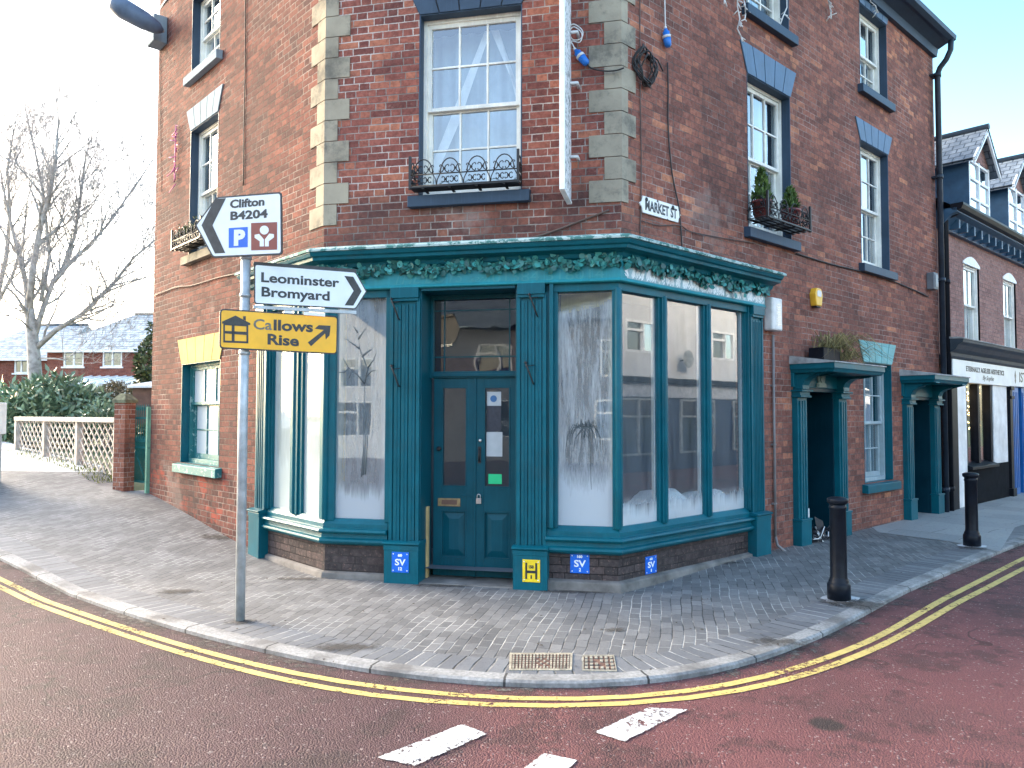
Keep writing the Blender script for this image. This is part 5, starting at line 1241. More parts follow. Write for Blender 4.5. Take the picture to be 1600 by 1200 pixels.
# icicle light strings along the top of the street wall
def icicle(pts, label):
    m = MB(); P = []
    for (x, y) in pts: u, z = R.at(x, y, .05); P.append(R.P(u, .05+rnd.uniform(-.01, .03), z))
    m.tube(P, .008, 5)
    for i in range(len(P)-1):
        for k_ in range(3):
            f_ = rnd.random(); b_ = Vector(P[i]).lerp(Vector(P[i+1]), f_); m.tube([b_, b_+Vector((rnd.uniform(-.07, .07), rnd.uniform(-.07, .07), rnd.uniform(-.09, .03)))], .007, 4)
    tag(m.build('icicle_lights', M['whitepl'], weld=False), label, 'string lights', 'unlit white icicle light strings')
icicle([(1150, -12), (1151, 10), (1155, 30), (1152, 45), (1157, 62)], 'longest white icicle string hanging left of the upper side window')
icicle([(1159, -12), (1163, 8), (1166, 22), (1160, 32)], 'short white icicle string touching the upper side window edge')
icicle([(1226, -12), (1228, 12), (1224, 25), (1217, 44)], 'white icicle string across the right of the upper side window')
icicle([(1290, -12), (1296, 5), (1298, 18), (1297, 30)], 'forked white icicle string on the brick between the upper windows')
icicle([(1358, -12), (1357, 4), (1366, 10), (1370, 20)], 'white icicle string over the lintel of the far upper window')
icicle([(1129, -12), (1130, 4)], 'stub of a white icicle string at the photo top')
# planter with straggly grass on the porch roof
t = thing('planter', 'black planter of straggly grass on the porch canopy roof', 'planter', R.P(4.0, .2, 2.33))
q0, q1 = R.at(1292, 550, .3)[0], R.at(1318, 550, .3)[0]
MB().fbox(R, q0, q1, .06, .26, 2.34, 2.51).build('box', M['black'], t, bevel=.01)
m = MB()
for i in range(330):
    u = rnd.uniform(q0+.1, q1+.30); w = rnd.uniform(.06, .34); a = rnd.uniform(-1, 1); l_ = rnd.uniform(.12, .40); z = 2.52 if u < q1+.1 else 2.38
    p0 = Vector(R.P(u, w, z)); dx = rnd.gauss(.10, .16); dw = rnd.gauss(.06, .10)
    p1 = Vector(R.P(u+dx, w+dw, z+l_*.5)); p2 = Vector(R.P(u+dx*2.2, w+dw*2.2, z+l_*rnd.uniform(-.7, .75)))
    sd_ = Vector((rnd.uniform(-1, 1), rnd.uniform(-1, 1), 0)).normalized()*.004
    m.face([p0-sd_, p0+sd_, p1+sd_, p1-sd_]); m.face([p1-sd_, p1+sd_, p2])
m.build('grass', M['strawleaf'], t, weld=False)
# rubbish in the nearer side doorway
o = MB().fbox(R, 3.66, 3.86, -.10, -.075, .06, .46).build('white_board', M['wht'], bevel=.005); tag(o, 'white board propped upright inside the nearer side doorway', 'board')
m = MB()
for i in range(40):
    c_ = Vector(R.P(rnd.uniform(3.6, 4.25), rnd.uniform(-.05, .12), rnd.uniform(.06, .17))); a = rv()*.13; m.tube([c_-a, c_+rv()*.03, c_+a], .008, 4)
for i in range(7):
    c_ = Vector(R.P(rnd.uniform(3.6, 3.95), rnd.uniform(-.04, .12), rnd.uniform(.08, .26))); a, b = rv()*.10, rv()*.09; m.face([c_-a-b, c_+a-b, c_+a+b, c_-a+b])
kk = NB('litter'); kk.base(kk.ramp(kk.n('NewGeometry').outputs['Random Per Island'], [(0, (.02, .02, .025)), (.55, (.08, .08, .09)), (.75, (.7, .72, .72))], True)); kk.rough(.6)
tag(m.build('litter_pile', kk.m, weld=False), 'heap of crumpled paper and dark litter on the nearer side doorstep', 'litter')
# ================================================================== STREET FURNITURE
def bollard(loc, label):
    t = thing('bollard', label, 'bollard', loc, 'black cast iron bollards on the pavement')
    b = Vector(loc)
    MB().lathe(b, [(.098, -.02), (.098, .13), (.090, .145), (.085, .15), (.085, .165), (.078, .175), (.071, .20), (.069, .79), (.074, .80), (.074, .812), (.07, .82), (.07, .835)], 28).build('post', M['blackb'], t)
    MB().lathe(b+Vector((0, 0, .835)), [(.07, 0), (.088, .015), (.092, .035), (.088, .05), (.06, .062), (.02, .066)], 28).build('cap', M['blackb'], t)
    return t
b1 = hit(1311, 936); b2 = hit(1519, 853)
bl = bollard((*b1, terr(*b1)), 'nearer black bollard on the block paving by the kerb')
dup(bl, (*b2, terr(*b2)), 'farther black bollard where the paving turns to flags')
for b, l in ((b1, 'pale concrete patch round the foot of the nearer bollard'), (b2, 'pale concrete patch round the foot of the farther bollard')):
    pts = [(b[0]+math.cos(a)*rnd.uniform(.13, .19)*1.0, b[1]+math.sin(a)*rnd.uniform(.12, .17)) for a in [i*.42 for i in range(15)]]
    m = MB(); m.face([(*p, terr(*p)+.0052) for p in pts]); o = m.build('concrete_patch', M['concrete']); o['kind'] = 'structure'
# covers set in the paving
def cover(px, mat, label, ribs):
    g = [hit(*p) for p in px]; c_ = (sum(p[0] for p in g)/4, sum(p[1] for p in g)/4); z = terr(*c_)
    t = thing('access_cover', label, 'access cover', (*c_, z))
    lerp = lambda a, b, f_: (a[0]+(b[0]-a[0])*f_, a[1]+(b[1]-a[1])*f_)
    bil = lambda x, y: lerp(lerp(g[0], g[1], x), lerp(g[3], g[2], x), y)
    def slab(x0, x1, y0, y1, za, zb):
        q = [bil(x0, y0), bil(x1, y0), bil(x1, y1), bil(x0, y1)]; m = MB()
        m.face([(*p, z+zb) for p in q])
        for i in range(4): a, b = q[i], q[(i+1) % 4]; m.face([(*a, z+za), (*b, z+za), (*b, z+zb), (*a, z+zb)])
        return m
    fr = MB()
    for q in ((-.04, 1.04, -.08, 0), (-.04, 1.04, 1, 1.08), (-.04, 0, 0, 1), (1, 1.04, 0, 1)):
        s_ = slab(*q, -.01, .006); i0 = len(fr.v); fr.v += s_.v; fr.f += [[i+i0 for i in f] for f in s_.f]; fr.uv += s_.uv; fr.sm += s_.sm
    fr.build('frame', mat, t); slab(0, 1, 0, 1, -.01, .002).build('lid', M['rustw'], t)
    rb_ = MB(); nx, ny = ribs
    for i in range(nx):
        for j in range(ny):
            if .40 < (i+.5)/nx < .62 and .25 < (j+.5)/ny < .8 and (i+j) % 2: continue
            s_ = slab((i+.22)/nx, (i+.78)/nx, (j+.2)/ny, (j+.8)/ny, .001, .009); i0 = len(rb_.v); rb_.v += s_.v; rb_.f += [[k+i0 for k in f] for f in s_.f]; rb_.uv += s_.uv; rb_.sm += s_.sm
    rb_.build('tread_pattern', mat, t)
M['cast'] = simple('worn_cast_iron', (.33, .29, .22), .7, .4, 14)
cover([(800, 1023), (891, 1023), (890, 1046), (799, 1046)], M['cast'], 'larger rectangular iron cover with a raised tread pattern set in the paving', (17, 7))
cover([(912, 1026), (958, 1026), (962, 1048), (912, 1047)], simple('concrete_cover', (.27, .25, .20), .8, .35, 20), 'smaller concrete framed access cover right of the iron one', (6, 4))
# ------------------------------------------------------------------ direction signs on their post
pp = hit(375, 970); PX, PY = pp
t = thing('signpost', 'galvanised signpost with two white direction signs and one yellow sign', 'signpost', (PX, PY, terr(*pp)))
ztop = 3.02
MB().tube([(PX, PY, terr(*pp)-.05), (PX-.004, PY, 1.6), (PX-.0, PY, ztop)], .038, 16).build('pole', M['galv'], t)
MB().lathe((PX, PY, ztop), [(.041, -.03), (.041, .004), (.02, .01)], 16).build('cap', M['iron'], t)
def rounded(poly, r=.02, n=4, skip=()):
    out = []; N = len(poly)
    for i in range(N):
        p, a, b = Vector(poly[i]), Vector(poly[i-1]), Vector(poly[(i+1) % N])
        if i in skip: out.append(tuple(p)); continue
        da, db = (a-p).normalized(), (b-p).normalized(); s0, s1 = p+da*r, p+db*r
        for k_ in range(n+1): f_ = k_/n; out.append(tuple((s0*(1-f_)+p*f_)*(1-f_)+(p*(1-f_)+s1*f_)*f_))
    return out
def shrink(poly, d):
    N = len(poly); out = []
    area = sum(poly[i-1][0]*poly[i][1]-poly[i][0]*poly[i-1][1] for i in range(N)); sg = 1 if area > 0 else -1
    for i in range(N):
        p, a, b = Vector(poly[i]), Vector(poly[i-1]), Vector(poly[(i+1) % N])
        e0, e1 = (p-a).normalized(), (b-p).normalized(); n0, n1 = Vector((-e0.y, e0.x))*sg, Vector((-e1.y, e1.x))*sg
        bi = (n0+n1); bi /= max(.3, bi.length_squared)/2; out.append(tuple(p+bi*d))
    return out
def signpanel(fa, polypx, ground, border, skip=(), bw=.014, r=.03):
    po = [fa.at(x, y, .012) for x, y in polypx]
    s_ = MB().prism(fa, rounded(po, r, 4, skip), .0, .010).build('sign_panel', border, t, bevel=.001)
    MB().prism(fa, rounded(shrink(po, bw), r*.7, 4, skip), .0102, .012).build('sign_face', ground, s_)
    return s_
def poly_on(fa, px, w, mat, par, name): MB().prism(fa, [fa.at(x, y, w) for x, y in px], w, w+.0015).build(name, mat, par)
def text_px(fa, body, x0, y0, x1, y1, h, w, mat, par, **kw):
    """baseline from (x0,y0) to (x1,y1) in the photo, cap height h there"""
    (ua, za), (ub, zb) = fa.at(x0, y0, w), fa.at(x1, y1, w); _, zh = fa.at(x0, y0-h, w); size = (zh-za)/.70
    m = text_mb(body, size, lambda x, y, d: (x, y, d), **kw); xs = [v[0] for v in m.v]; sx = (ub-ua)/(max(xs)-min(xs)); sh = (zb-za)/(ub-ua)
    m.v = [fa.P(ua+(x-min(xs))*sx, w+d, za+y+(x-min(xs))*sx*sh) for x, y, d in m.v]; m.build('lettering', mat, par, weld=False)
SC = Fac((PX-.05*math.sin(R_(13)), PY-.05*math.cos(R_(13))), R_(-13))
s1 = signpanel(SC, [(304.5, 352), (338, 307.5), (440, 299.5), (441, 398), (332, 403)], M['signwht'], M['signblk'], skip=(0,))
W1 = .0125
poly_on(SC, [(315, 352), (336, 310.8), (353, 309.6), (332, 352), (352, 395.2), (336, 396)], W1, M['signblk'], s1, 'chevron')
text_px(SC, 'Clifton', 359.5, 325, 413, 320.5, 12.2, W1, M['signblk'], s1, offset=.003)
text_px(SC, 'B4204', 360, 343.5, 418, 339.5, 12.5, W1, M['signblk'], s1, offset=.003)
poly_on(SC, [(357.5, 356.5), (387, 354.5), (387, 386), (357.5, 387.3)], W1, M['signblu'], s1, 'parking_symbol')
text_px(SC, 'P', 365.5, 382.5, 383, 381.6, 22, W1+.0016, M['signwht'], s1, offset=.010)
poly_on(SC, [(392.5, 348.5), (433, 347), (433, 390), (392.5, 391.2)], W1, M['signbrn'], s1, 'attraction_symbol')
cxp, cyp = 413, 359.5
poly_on(SC, [(cxp+7*math.cos(i*.39), cyp+7*math.sin(i*.39)) for i in range(16)], W1+.0016, M['signwht'], s1, 'attraction_symbol')
poly_on(SC, [(398, 367), (405, 365.5), (412.3, 374), (412.3, 385), (406, 385), (406, 377), (398, 371.5)], W1+.0016, M['signwht'], s1, 'attraction_symbol')
poly_on(SC, [(428, 366), (421, 365), (414, 374), (414, 385), (420, 385), (420, 377), (428, 371)], W1+.0016, M['signwht'], s1, 'attraction_symbol')
SL = Fac((PX+.05*math.sin(R_(23.5)), PY-.05*math.cos(R_(23.5))), R_(23.5))
s2 = signpanel(SL, [(397, 412), (556, 424.3), (573.5, 455.5), (556, 483.5), (397, 475)], M['signwht'], M['signblk'], skip=(2,), r=.025, bw=.010)
text_px(SL, 'Leominster', 408, 440, 530, 448.5, 14.5, W1, M['signblk'], s2, offset=.003)
text_px(SL, 'Bromyard', 408.5, 462.5, 515, 469.5, 14.5, W1, M['signblk'], s2, offset=.003)
poly_on(SL, [(538, 431), (552, 432.5), (565, 455), (552, 477.5), (538.5, 477), (552.5, 454.5)], W1, M['signblk'], s2, 'chevron')
for y0, y1, dy in ((408.5, 420.5, 5), (476.5, 485.5, 5)):
    q = [SL.at(x, y, .0) for x, y in ((396, y0), (557, y1), (557, y1+dy), (396, y0+dy))]; MB().prism(SL, q, -.035, -.004).build('sign_rail', M['signblk'] if y0 < 430 else M['galv'], s2)
SY = Fac((PX+.06*math.sin(R_(30)), PY-.06*math.cos(R_(30))), R_(30))
s3 = signpanel(SY, [(343.5, 482), (528.5, 494), (527, 554), (342.5, 544.5)], M['signyel'], M['signblk'], r=.035, bw=.012)
text_px(SY, 'Ca', 396, 514, 425, 515.4, 16, W1, M['signgrey'], s3, offset=.002)
text_px(SY, 'llows', 427.5, 515.5, 489, 518.5, 16, W1, M['signblk'], s3, offset=.004)
text_px(SY, 'Rise', 418, 537.5, 467, 540.5, 16, W1, M['signblk'], s3, offset=.004)
poly_on(SY, [(481, 535), (506, 515.5), (492, 513.5), (498, 508), (516.5, 509), (515, 524), (509, 530.5), (508, 521), (486, 541)], W1, M['signblk'], s3, 'arrow')
for q in ([(347, 502.5), (368, 493), (391, 505), (391, 508), (347, 505.5)], [(380, 499), (384, 501), (384, 494), (380, 494)], [(349, 505.5), (351.5, 505.6), (351.5, 534), (349, 534)], [(385, 507.5), (388, 507.7), (388, 536), (385, 536)], [(349, 532), (388, 533.5), (388, 536.5), (349, 535)], [(351.5, 517), (385, 518.5), (385, 523.5), (351.5, 521)], [(362, 507), (366.5, 507), (366.5, 534), (362, 534)], [(351.5, 505.5), (385, 507.5), (385, 510), (351.5, 508)]):
    poly_on(SY, q, W1, M['signblk'], s3, 'house_symbol')
for q in ([(444, 484.6), (457, 485.6), (457, 490), (444, 489)], [(475, 487), (508, 489.5), (508, 494.5), (475, 492)]): MB().prism(SL, [SL.at(x, y, -.01) for x, y in q], -.02, -.012).build('white_tab', M['wht'], s2)
# clips and the pair of straps
for z in (2.93, 2.62, 2.48, 2.15):
    MB().tube([(PX, PY, z-.014), (PX, PY, z+.014)], .046, 14).build('clip', M['galv'], t)
# ================================================================== LEFT BACKGROUND
# gate pillar, gate
def boxat(m, c, ax, sx, sy, z0, z1):
    f = Fac(c, math.atan2(ax[1], ax[0])); m.fbox(f, -sx/2, sx/2, -sy/2, sy/2, z0, z1); return f
pc = at_depth(195.5, 768, 12.1)[:2]; pz = terr(*pc)
t = thing('gate_pillar', 'orange brick gate pillar with a mossy stone cap beside the green gate', 'gate pillar', (*pc, pz))
PF = Fac(pc, R_(-18)); m = MB(); m.fbox(PF, -.105, .105, -.105, .105, pz-.2, 1.83); m.build('shaft', M['brickP'], t)
m = MB(); m.fbox(PF, -.13, .13, -.13, .13, 1.83, 1.88)
for a, b in (((-.13, .13), (.13, .13)), ((.13, .13), (.13, -.13)), ((.13, -.13), (-.13, -.13)), ((-.13, -.13), (-.13, .13))):
    m.face([PF.P(a[0], a[1], 1.88), PF.P(b[0], b[1], 1.88), PF.P(b[0]*.4, b[1]*.4, 1.98), PF.P(a[0]*.4, a[1]*.4, 1.98)])
m.face([PF.P(x*.052, y*.052, 1.98) for x, y in ((-1, 1), (1, 1), (1, -1), (-1, -1))]); m.build('cap', simple('mossy_stone', (.12, .13, .08), .9, .5, 14, bump=.5), t)
ga = at_depth(207.5, 760, 12.25)[:2]; gb = L.P(LL+.03, .012, 0)[:2]
GF = Fac(ga, math.atan2(gb[1]-ga[1], gb[0]-ga[0])); GL = math.dist(ga, gb)
gzz = terr(*ga)
t = thing('iron_gate', 'green iron bar gate between the brick pillar and the alley wall', 'gate', (*ga, gzz))
m = MB(); gt_, gm, gb_ = 1.72, 1.12, gzz+.10
for z in (gb_, gm, gm+.10, gt_-.14): m.fbox(GF, 0, GL, -.012, .012, z, z+.03)
m.tube([GF.P(.08, 0, gm), GF.P(GL-.08, 0, gb_+.03)], .012, 6)
m.build('frame', M['gate'], t); m = MB(); n = 8
for i in range(n): u = GL*(i+.5)/n; m.tube([GF.P(u, 0, gb_), GF.P(u, 0, gt_-.02), GF.P(u, 0, gt_+.02), GF.P(u, 0, gt_+.09)], [.008, .008, .018, .002], 6)
for i in range(n-1): u = GL*(i+1)/n; m.tube([GF.P(u, 0, gb_), GF.P(u, 0, gm+.10), GF.P(u, 0, gm+.13), GF.P(u, 0, gm+.2)], [.008, .008, .018, .002], 6)
m.build('bars', M['gate'], t)
MB().fbox(GF, GL-.05, GL, -.03, .03, gb_-.15, gt_+.05).build('gate_post', M['gatep'], t)
# lattice fence
la, lb = (-6.42, 12.55), (-10.2, 15.9); FZ0, FZ1 = .66, 1.60
LFN = Fac(la, math.atan2(lb[1]-la[1], lb[0]-la[0]), -1); LN = math.dist(la, lb)
t = thing('lattice_fence', 'pale concrete lattice fence with a flat coping behind the alley', 'fence', (*la, terr(*la)))
m = MB(); pit = .235; hgt = FZ1-FZ0-.08; run = hgt*pit/.19
k0 = -int(run/pit)-2
for i in range(k0, int(LN/pit)+2):
    for s_ in (1, -1):
        u0 = i*pit; u1 = u0+run
        if s_ < 0: u0, u1 = u1, u0
        za, zb = FZ0, FZ0+hgt
        # clip to the panel
        for _ in range(2):
            if u0 < 0 and u1 > 0: za = za+(zb-za)*(0-u0)/(u1-u0); u0 = 0
            if u1 < 0 and u0 > 0: zb = za+(zb-za)*(0-u0)/(u1-u0); u1 = 0
            if u0 > LN and u1 < LN: za = za+(zb-za)*(LN-u0)/(u1-u0); u0 = LN
            if u1 > LN and u0 < LN: zb = za+(zb-za)*(LN-u0)/(u1-u0); u1 = LN
        if max(u0, u1) > LN+.001 or min(u0, u1) < -.001 or zb-za < .02: continue
        w = .009*s_; m.prism(LFN, [(u0-.022, za), (u0+.022, za), (u1+.022, zb), (u1-.022, zb)], w-.008, w+.008)
m.build('lattice', M['lattice'], t, weld=False)
MB().fbox(LFN, -.05, LN, -.09, .09, FZ1-.085, FZ1).build('coping', M['lattice'], t, bevel=.01)
for i in range(4): u = LN*i/3; MB().fbox(LFN, u-.05, u+.05, -.06, .06, .2, FZ1-.09).build('fence_post', M['lattice'], t)
m = MB()
for i in range(1300):
    u = rnd.random()**1.5*LN; w = rnd.uniform(-.15, .35); p = LFN.P(u, w, 0); z = .62+.1*(1-abs(w-.0)) if u < 4 else .58
    z = terr(p[0], p[1])-.02
    leaf(m, (p[0], p[1], z), rv(), (0, 0, 1), rnd.uniform(.03, .10), .012)
o = m.build('verge_grass', M['moss'], weld=False); o['kind'] = 'stuff'
# laurel bush and other shrubs: thousands of separate leaves round hidden stems
def shrub(name, label, cat, blobs, n, mat, l, w, stems=True, seed=1, group=None):
    rr = random.Random(seed); base = blobs[0]
    t = thing(name, label, cat, (base[0], base[1], terr(base[0], base[1])), group); m = MB()
    vol = sum(b[3]*b[4]*b[5] for b in blobs)
    for (x, y, z, rx, ry, rz_) in blobs:
        for i in range(int(n*rx*ry*rz_/vol)):
            d = Vector((rr.gauss(0, 1), rr.gauss(0, 1), rr.gauss(0, 1))).normalized(); q = rr.random()**.28
            if rr.random() < .12: q *= 1.12
            p = Vector((x+d.x*rx*q, y+d.y*ry*q, z+d.z*rz_*q))
            if p.z < terr(p.x, p.y)+.02: continue
            nn = Vector((rr.gauss(0, 1), rr.gauss(0, 1), rr.gauss(0, 1)+.4)); up = d+Vector((rr.gauss(0, .6), rr.gauss(0, .6), rr.gauss(0, .6)))
            leaf(m, p, nn if nn.length > .1 else (0, 0, 1), up, l*rr.uniform(.6, 1.3), w*rr.uniform(.7, 1.2))
    m.build('foliage', mat, t, weld=False)
    s_ = MB()
    for (x, y, z, rx, ry, rz_) in blobs:
        for i in range(6):
            a = rr.uniform(0, 6.3); s_.tube([(x+.1*math.cos(a), y+.1*math.sin(a), terr(x, y)-.1), (x+rx*.3*math.cos(a), y+ry*.3*math.sin(a), z), (x+rx*.7*math.cos(a), y+ry*.7*math.sin(a), z+rz_*.5)], [.03, .02, .008], 5)
    s_.build('stem', M['twig'], t); return t
def blob(px, py, Y, rpx, rpy, ry=None): c_ = at_depth(px, py, Y); rx = rpx*Y/FPX; return (*c_, rx, ry or rx*.8, rpy*Y/FPX)
shrub('laurel_bush', 'big dark green laurel bush spilling over the lattice fence', 'bush', [blob(85, 655, 19, 72, 66, 1.2), blob(45, 690, 18.5, 45, 50, .8), blob(130, 645, 19, 35, 40, .9), blob(12, 700, 18.0, 28, 70, .7), blob(20, 640, 19.5, 40, 40, .8)], 9000, M['laurel'], .24, .08, seed=3)
shrub('hedge_shrub', 'low dark shrub behind the gate pillar and fence', 'shrub', [blob(168, 650, 18, 30, 22, .7)], 1300, M['laurel'], .13, .05, seed=4)
shrub('twiggy_shrub', 'brown twiggy shrub in front of the glass conservatory', 'shrub', [blob(183, 620, 23, 24, 24, .6)], 2400, M['brownleaf'], .12, .03, seed=5)
shrub('ivy_clump', 'tall ivy clump at the edge of the alley wall by the far house', 'shrub', [blob(232, 570, 24, 14, 38, .6), blob(226, 600, 24, 10, 20, .5), blob(240, 520, 24, 6, 20, .4)], 1500, M['ivy'], .16, .1, seed=6)
shrub('garden_shrub', 'dark shrub glimpsed through the gate bars', 'shrub', [blob(226, 695, 17, 20, 30, .5)], 1500, M['ivy'], .12, .06, seed=8)
# garden shed with a pale roof
t = thing('garden_shed', 'small brown garden shed with a pale frosted roof behind the gate', 'shed', at_depth(222, 690, 22))
SH = Fac(at_depth(207, 640, 22)[:2], R_(-4)); z1 = at_depth(222, 605, 22)[2]; z2 = at_depth(222, 593, 22)[2]
MB().fbox(SH, 0, 2.0, -1.5, 0, .3, z1).build('wall', M['rustw'], t)
m = MB(); m.prismu(SH, [(.12, z1-.02), (-1.6, z2), (-1.6, z2+.06), (.12, z1+.05)], -.1, 2.1); m.build('roof', M['wht'], t)
# houses behind
def house(name, label, fa, W_, D_, z0, ze, zr, hipl, wins, extra=None):
    t = thing(name, label, 'house', fa.P(W_/2, 0, z0))
    holes = [(a, b, c, d) for a, b, c, d in wins]
    m = wall_mesh(MB(), fa, 0, W_, z0, ze, holes); 
    for u in (0, W_): m.face([fa.P(u, 0, z0), fa.P(u, -D_, z0), fa.P(u, -D_, ze), fa.P(u, 0, ze)], [(0, z0), (D_, z0), (D_, ze), (0, ze)])
    m.build('wall', M['brickH'], t)
    r = MB(); o = .3; L2 = math.hypot(D_/2+o, zr-ze)
    e = [fa.P(-o, o, ze-.05), fa.P(W_+o, o, ze-.05), fa.P(W_+o, -D_-o, ze-.05), fa.P(-o, -D_-o, ze-.05)]
    ra, rb_ = fa.P(hipl, -D_/2, zr), fa.P(W_, -D_/2, zr)
    r.face([e[0], e[1], rb_, ra], [(0, 0), (W_, 0), (W_, L2), (hipl, L2)]); r.face([e[2], e[3], ra, rb_], [(0, 0), (W_, 0), (W_, L2), (hipl, L2)]); r.face([e[3], e[0], ra], [(0, 0), (D_, 0), (D_/2, L2)]); r.face([e[1], e[2], rb_], [(0, 0), (D_, 0), (D_/2, L2)])
    ro = r.build('roof', M['tiles'], t)
    MB().tube([ra, rb_], .12, 8).build('ridge', M['tiles'], ro)
    MB().fbox(fa, -o, W_+o, o-.06, o+.04, ze-.2, ze-.05).build('gutter', M['wht'], t)
    for (a, b, c, d) in wins:
        w = MB(); f_ = .07
        for (p, q, x, y) in ((a, a+f_, c, d), (b-f_, b, c, d), (a+f_, b-f_, c, c+f_), (a+f_, b-f_, d-f_, d), ((a+b)/2-.04, (a+b)/2+.04, c+f_, d-f_)): w.fbox(fa, p, q, -.08, -.01, x, y)
        w.fbox(fa, a-.08, b+.08, -.05, .08, c-.08, c)
        wo = w.build('window', M['wht'], t); g = MB(); g.face([fa.P(a, -.05, c), fa.P(b, -.05, c), fa.P(b, -.05, d), fa.P(a, -.05, d)]); g.build('pane', M['glassU'], wo)
        c2 = MB(); c2.face([fa.P(a-.2, -.4, c-.2), fa.P(b+.2, -.4, c-.2), fa.P(b+.2, -.4, d+.2), fa.P(a-.2, -.4, d+.2)]); c2.build('curtain', M['room'], wo)
    return t
HY = 40
ho = at_depth(72, 545, HY); HA = Fac(ho[:2], R_(-3)); ze = ho[2]; zr = at_depth(150, 490, HY+3.5)[2]
def hw_(x0, x1, y0, y1, fa): a, b = fa.at(x0, y1), fa.at(x1, y0); return (a[0], b[0], a[1], b[1])
hs1 = house('brick_house', 'red brick house with a frosted tiled roof and a lean-to conservatory', HA, 9.5, 7.5, .4, ze, zr, 2.6, [hw_(99, 131, 547, 573, HA), hw_(160, 191, 547, 573, HA)])
# conservatory on that house
cz = HA.at(100, 600, 3)[1]; czt = HA.at(100, 591, 0)[1]
m = MB(); ua, ub = HA.at(95, 600, 2.5)[0], HA.at(209, 600, 2.5)[0]
for i in range(9): u = ua+(ub-ua)*i/8; m.fbox(HA, u-.04, u+.04, 2.42, 2.5, .4, cz); m.prismu(HA, [(2.55, cz), (.0, czt+.05), (.0, czt+.15), (2.55, cz+.1)], u-.04, u+.04)
for z in (.4, 1.2, cz-.5, cz-.08): m.fbox(HA, ua, ub, 2.43, 2.49, z, z+.09)
cons = m.build('conservatory', M['wht'], hs1)
g = MB(); g.face([HA.P(ua, 2.45, .4), HA.P(ub, 2.45, .4), HA.P(ub, 2.45, cz), HA.P(ua, 2.45, cz)]); g.build('pane', M['glassU'], cons)
g = MB(); g.face([HA.P(ua, 2.5, cz+.03), HA.P(ub, 2.5, cz+.03), HA.P(ub, .05, czt+.1), HA.P(ua, .05, czt+.1)]); g.build('glass_roof', simple('frosted_polycarbonate', (.55, .62, .65), .4, .2, 2), cons)
ho2 = at_depth(-60, 558, HY+2); HB = Fac(ho2[:2], R_(-1)); ze2 = ho2[2]; zr2 = at_depth(30, 507, HY+5.5)[2]
hs2 = house('brick_house', 'lower red brick house half hidden behind the bare tree at the left', HB, HB.at(75, 560)[0], 7.5, .4, ze2, zr2, 1.5, [hw_(22, 44, 560, 583, HB)])
hs2['group'] = hs1['group'] = 'brick houses behind the alley'
# bare birch tree
def limb(m, p, d, l, r, depth, rr, tw):
    n = 5; pts = [Vector(p)]; rs = [r]; dd = Vector(d).normalized()
    for i in range(n):
        dd = (dd+Vector((rr.gauss(0, .13), rr.gauss(0, .13), rr.gauss(.03, .10)))).normalized(); pts.append(pts[-1]+dd*l/n); rs.append(r*(1-.55*(i+1)/n))
    (m if r > .02 else tw).tube(pts, rs, 6 if r > .04 else (4 if r > .012 else 3), False)
    if depth <= 0: return
    k_ = rr.choice((3, 4, 4)) if depth > 2 else rr.choice((3, 4))
    for i in range(k_):
        f_ = rr.uniform(.35, 1) if i else 1; j = min(n-1, int(f_*n)); b = pts[j].lerp(pts[j+1], f_*n-j) if j < n else pts[-1]
        ax = rv_(rr); nd = (dd+ax*rr.uniform(.45, .95)+Vector((0, 0, .12))).normalized()
        limb(m, b, nd, l*rr.uniform(.5, .78), max(.0055, rs[j]*rr.uniform(.5, .72)), depth-1, rr, tw)
def rv_(rr): return Vector((rr.gauss(0, 1), rr.gauss(0, .8), rr.gauss(0, 1))).normalized()
def tree(name, label, Y, trunkpx, mains, seed, r0, depth=6):
    rr = random.Random(seed); P = [Vector(at_depth(x, y, Y)) for x, y in trunkpx]
    b = P[0]; t = thing(name, label, 'tree', tuple(b), 'bare winter trees at the left'); m = MB(); tw = MB(); 
    m.tube(P, [r0*(1-.45*i/(len(P)-1)) for i in range(len(P))], 9)
    for (path, r, off) in mains:
        Q = [Vector(at_depth(x, y, Y+off*i/(len(path)-1))) for i, (x, y) in enumerate(path)]
        n = len(Q); m.tube(Q, [r*(1-.7*i/(n-1)) for i in range(n)], 7)
        for i in range(n-1):
            for k_ in range(4 if i else 1):
                f_ = rr.random(); b_ = Q[i].lerp(Q[i+1], f_); d = (Q[i+1]-Q[i]).normalized()
                limb(m, b_, d+rv_(rr)*.8+Vector((0, 0, .2)), rr.uniform(1.0, 1.9)*(1-.35*i/n), r*(1-.7*i/(n-1))*.5, depth-2, rr, tw)
        limb(m, Q[-1], (Q[-1]-Q[-2]), 1.3, r*.3, 3, rr, tw)
    m.build('trunk', M['bark'], t, weld=False); tw.build('twigs', M['twig'], t, weld=False)
tree('bare_tree', 'large bare birch tree with spreading limbs in front of the houses', 25, [(57, 690), (55, 600), (50, 540), (44, 495), (40, 468)],
     [([(44, 495), (36, 440), (22, 390), (8, 340), (-6, 280)], .11, 1.5), ([(42, 490), (46, 420), (55, 360), (70, 300), (78, 245), (80, 200)], .12, -1), ([(50, 530), (64, 480), (78, 440), (92, 420), (110, 370), (118, 310), (124, 250)], .10, 1),
      ([(53, 545), (85, 515), (125, 490), (150, 465), (175, 440), (205, 400), (235, 375)], .09, -1), ([(80, 440), (108, 405), (140, 375), (165, 345), (195, 300), (222, 260)], .07, 1.5), ([(46, 500), (20, 460), (-5, 440)], .06, -1), ([(60, 470), (72, 400), (60, 300), (45, 230), (28, 165)], .07, 1.), ([(52, 520), (30, 500), (5, 490)], .05, -1), ([(56, 560), (85, 560), (110, 565)], .035, -1)], 11, .24)
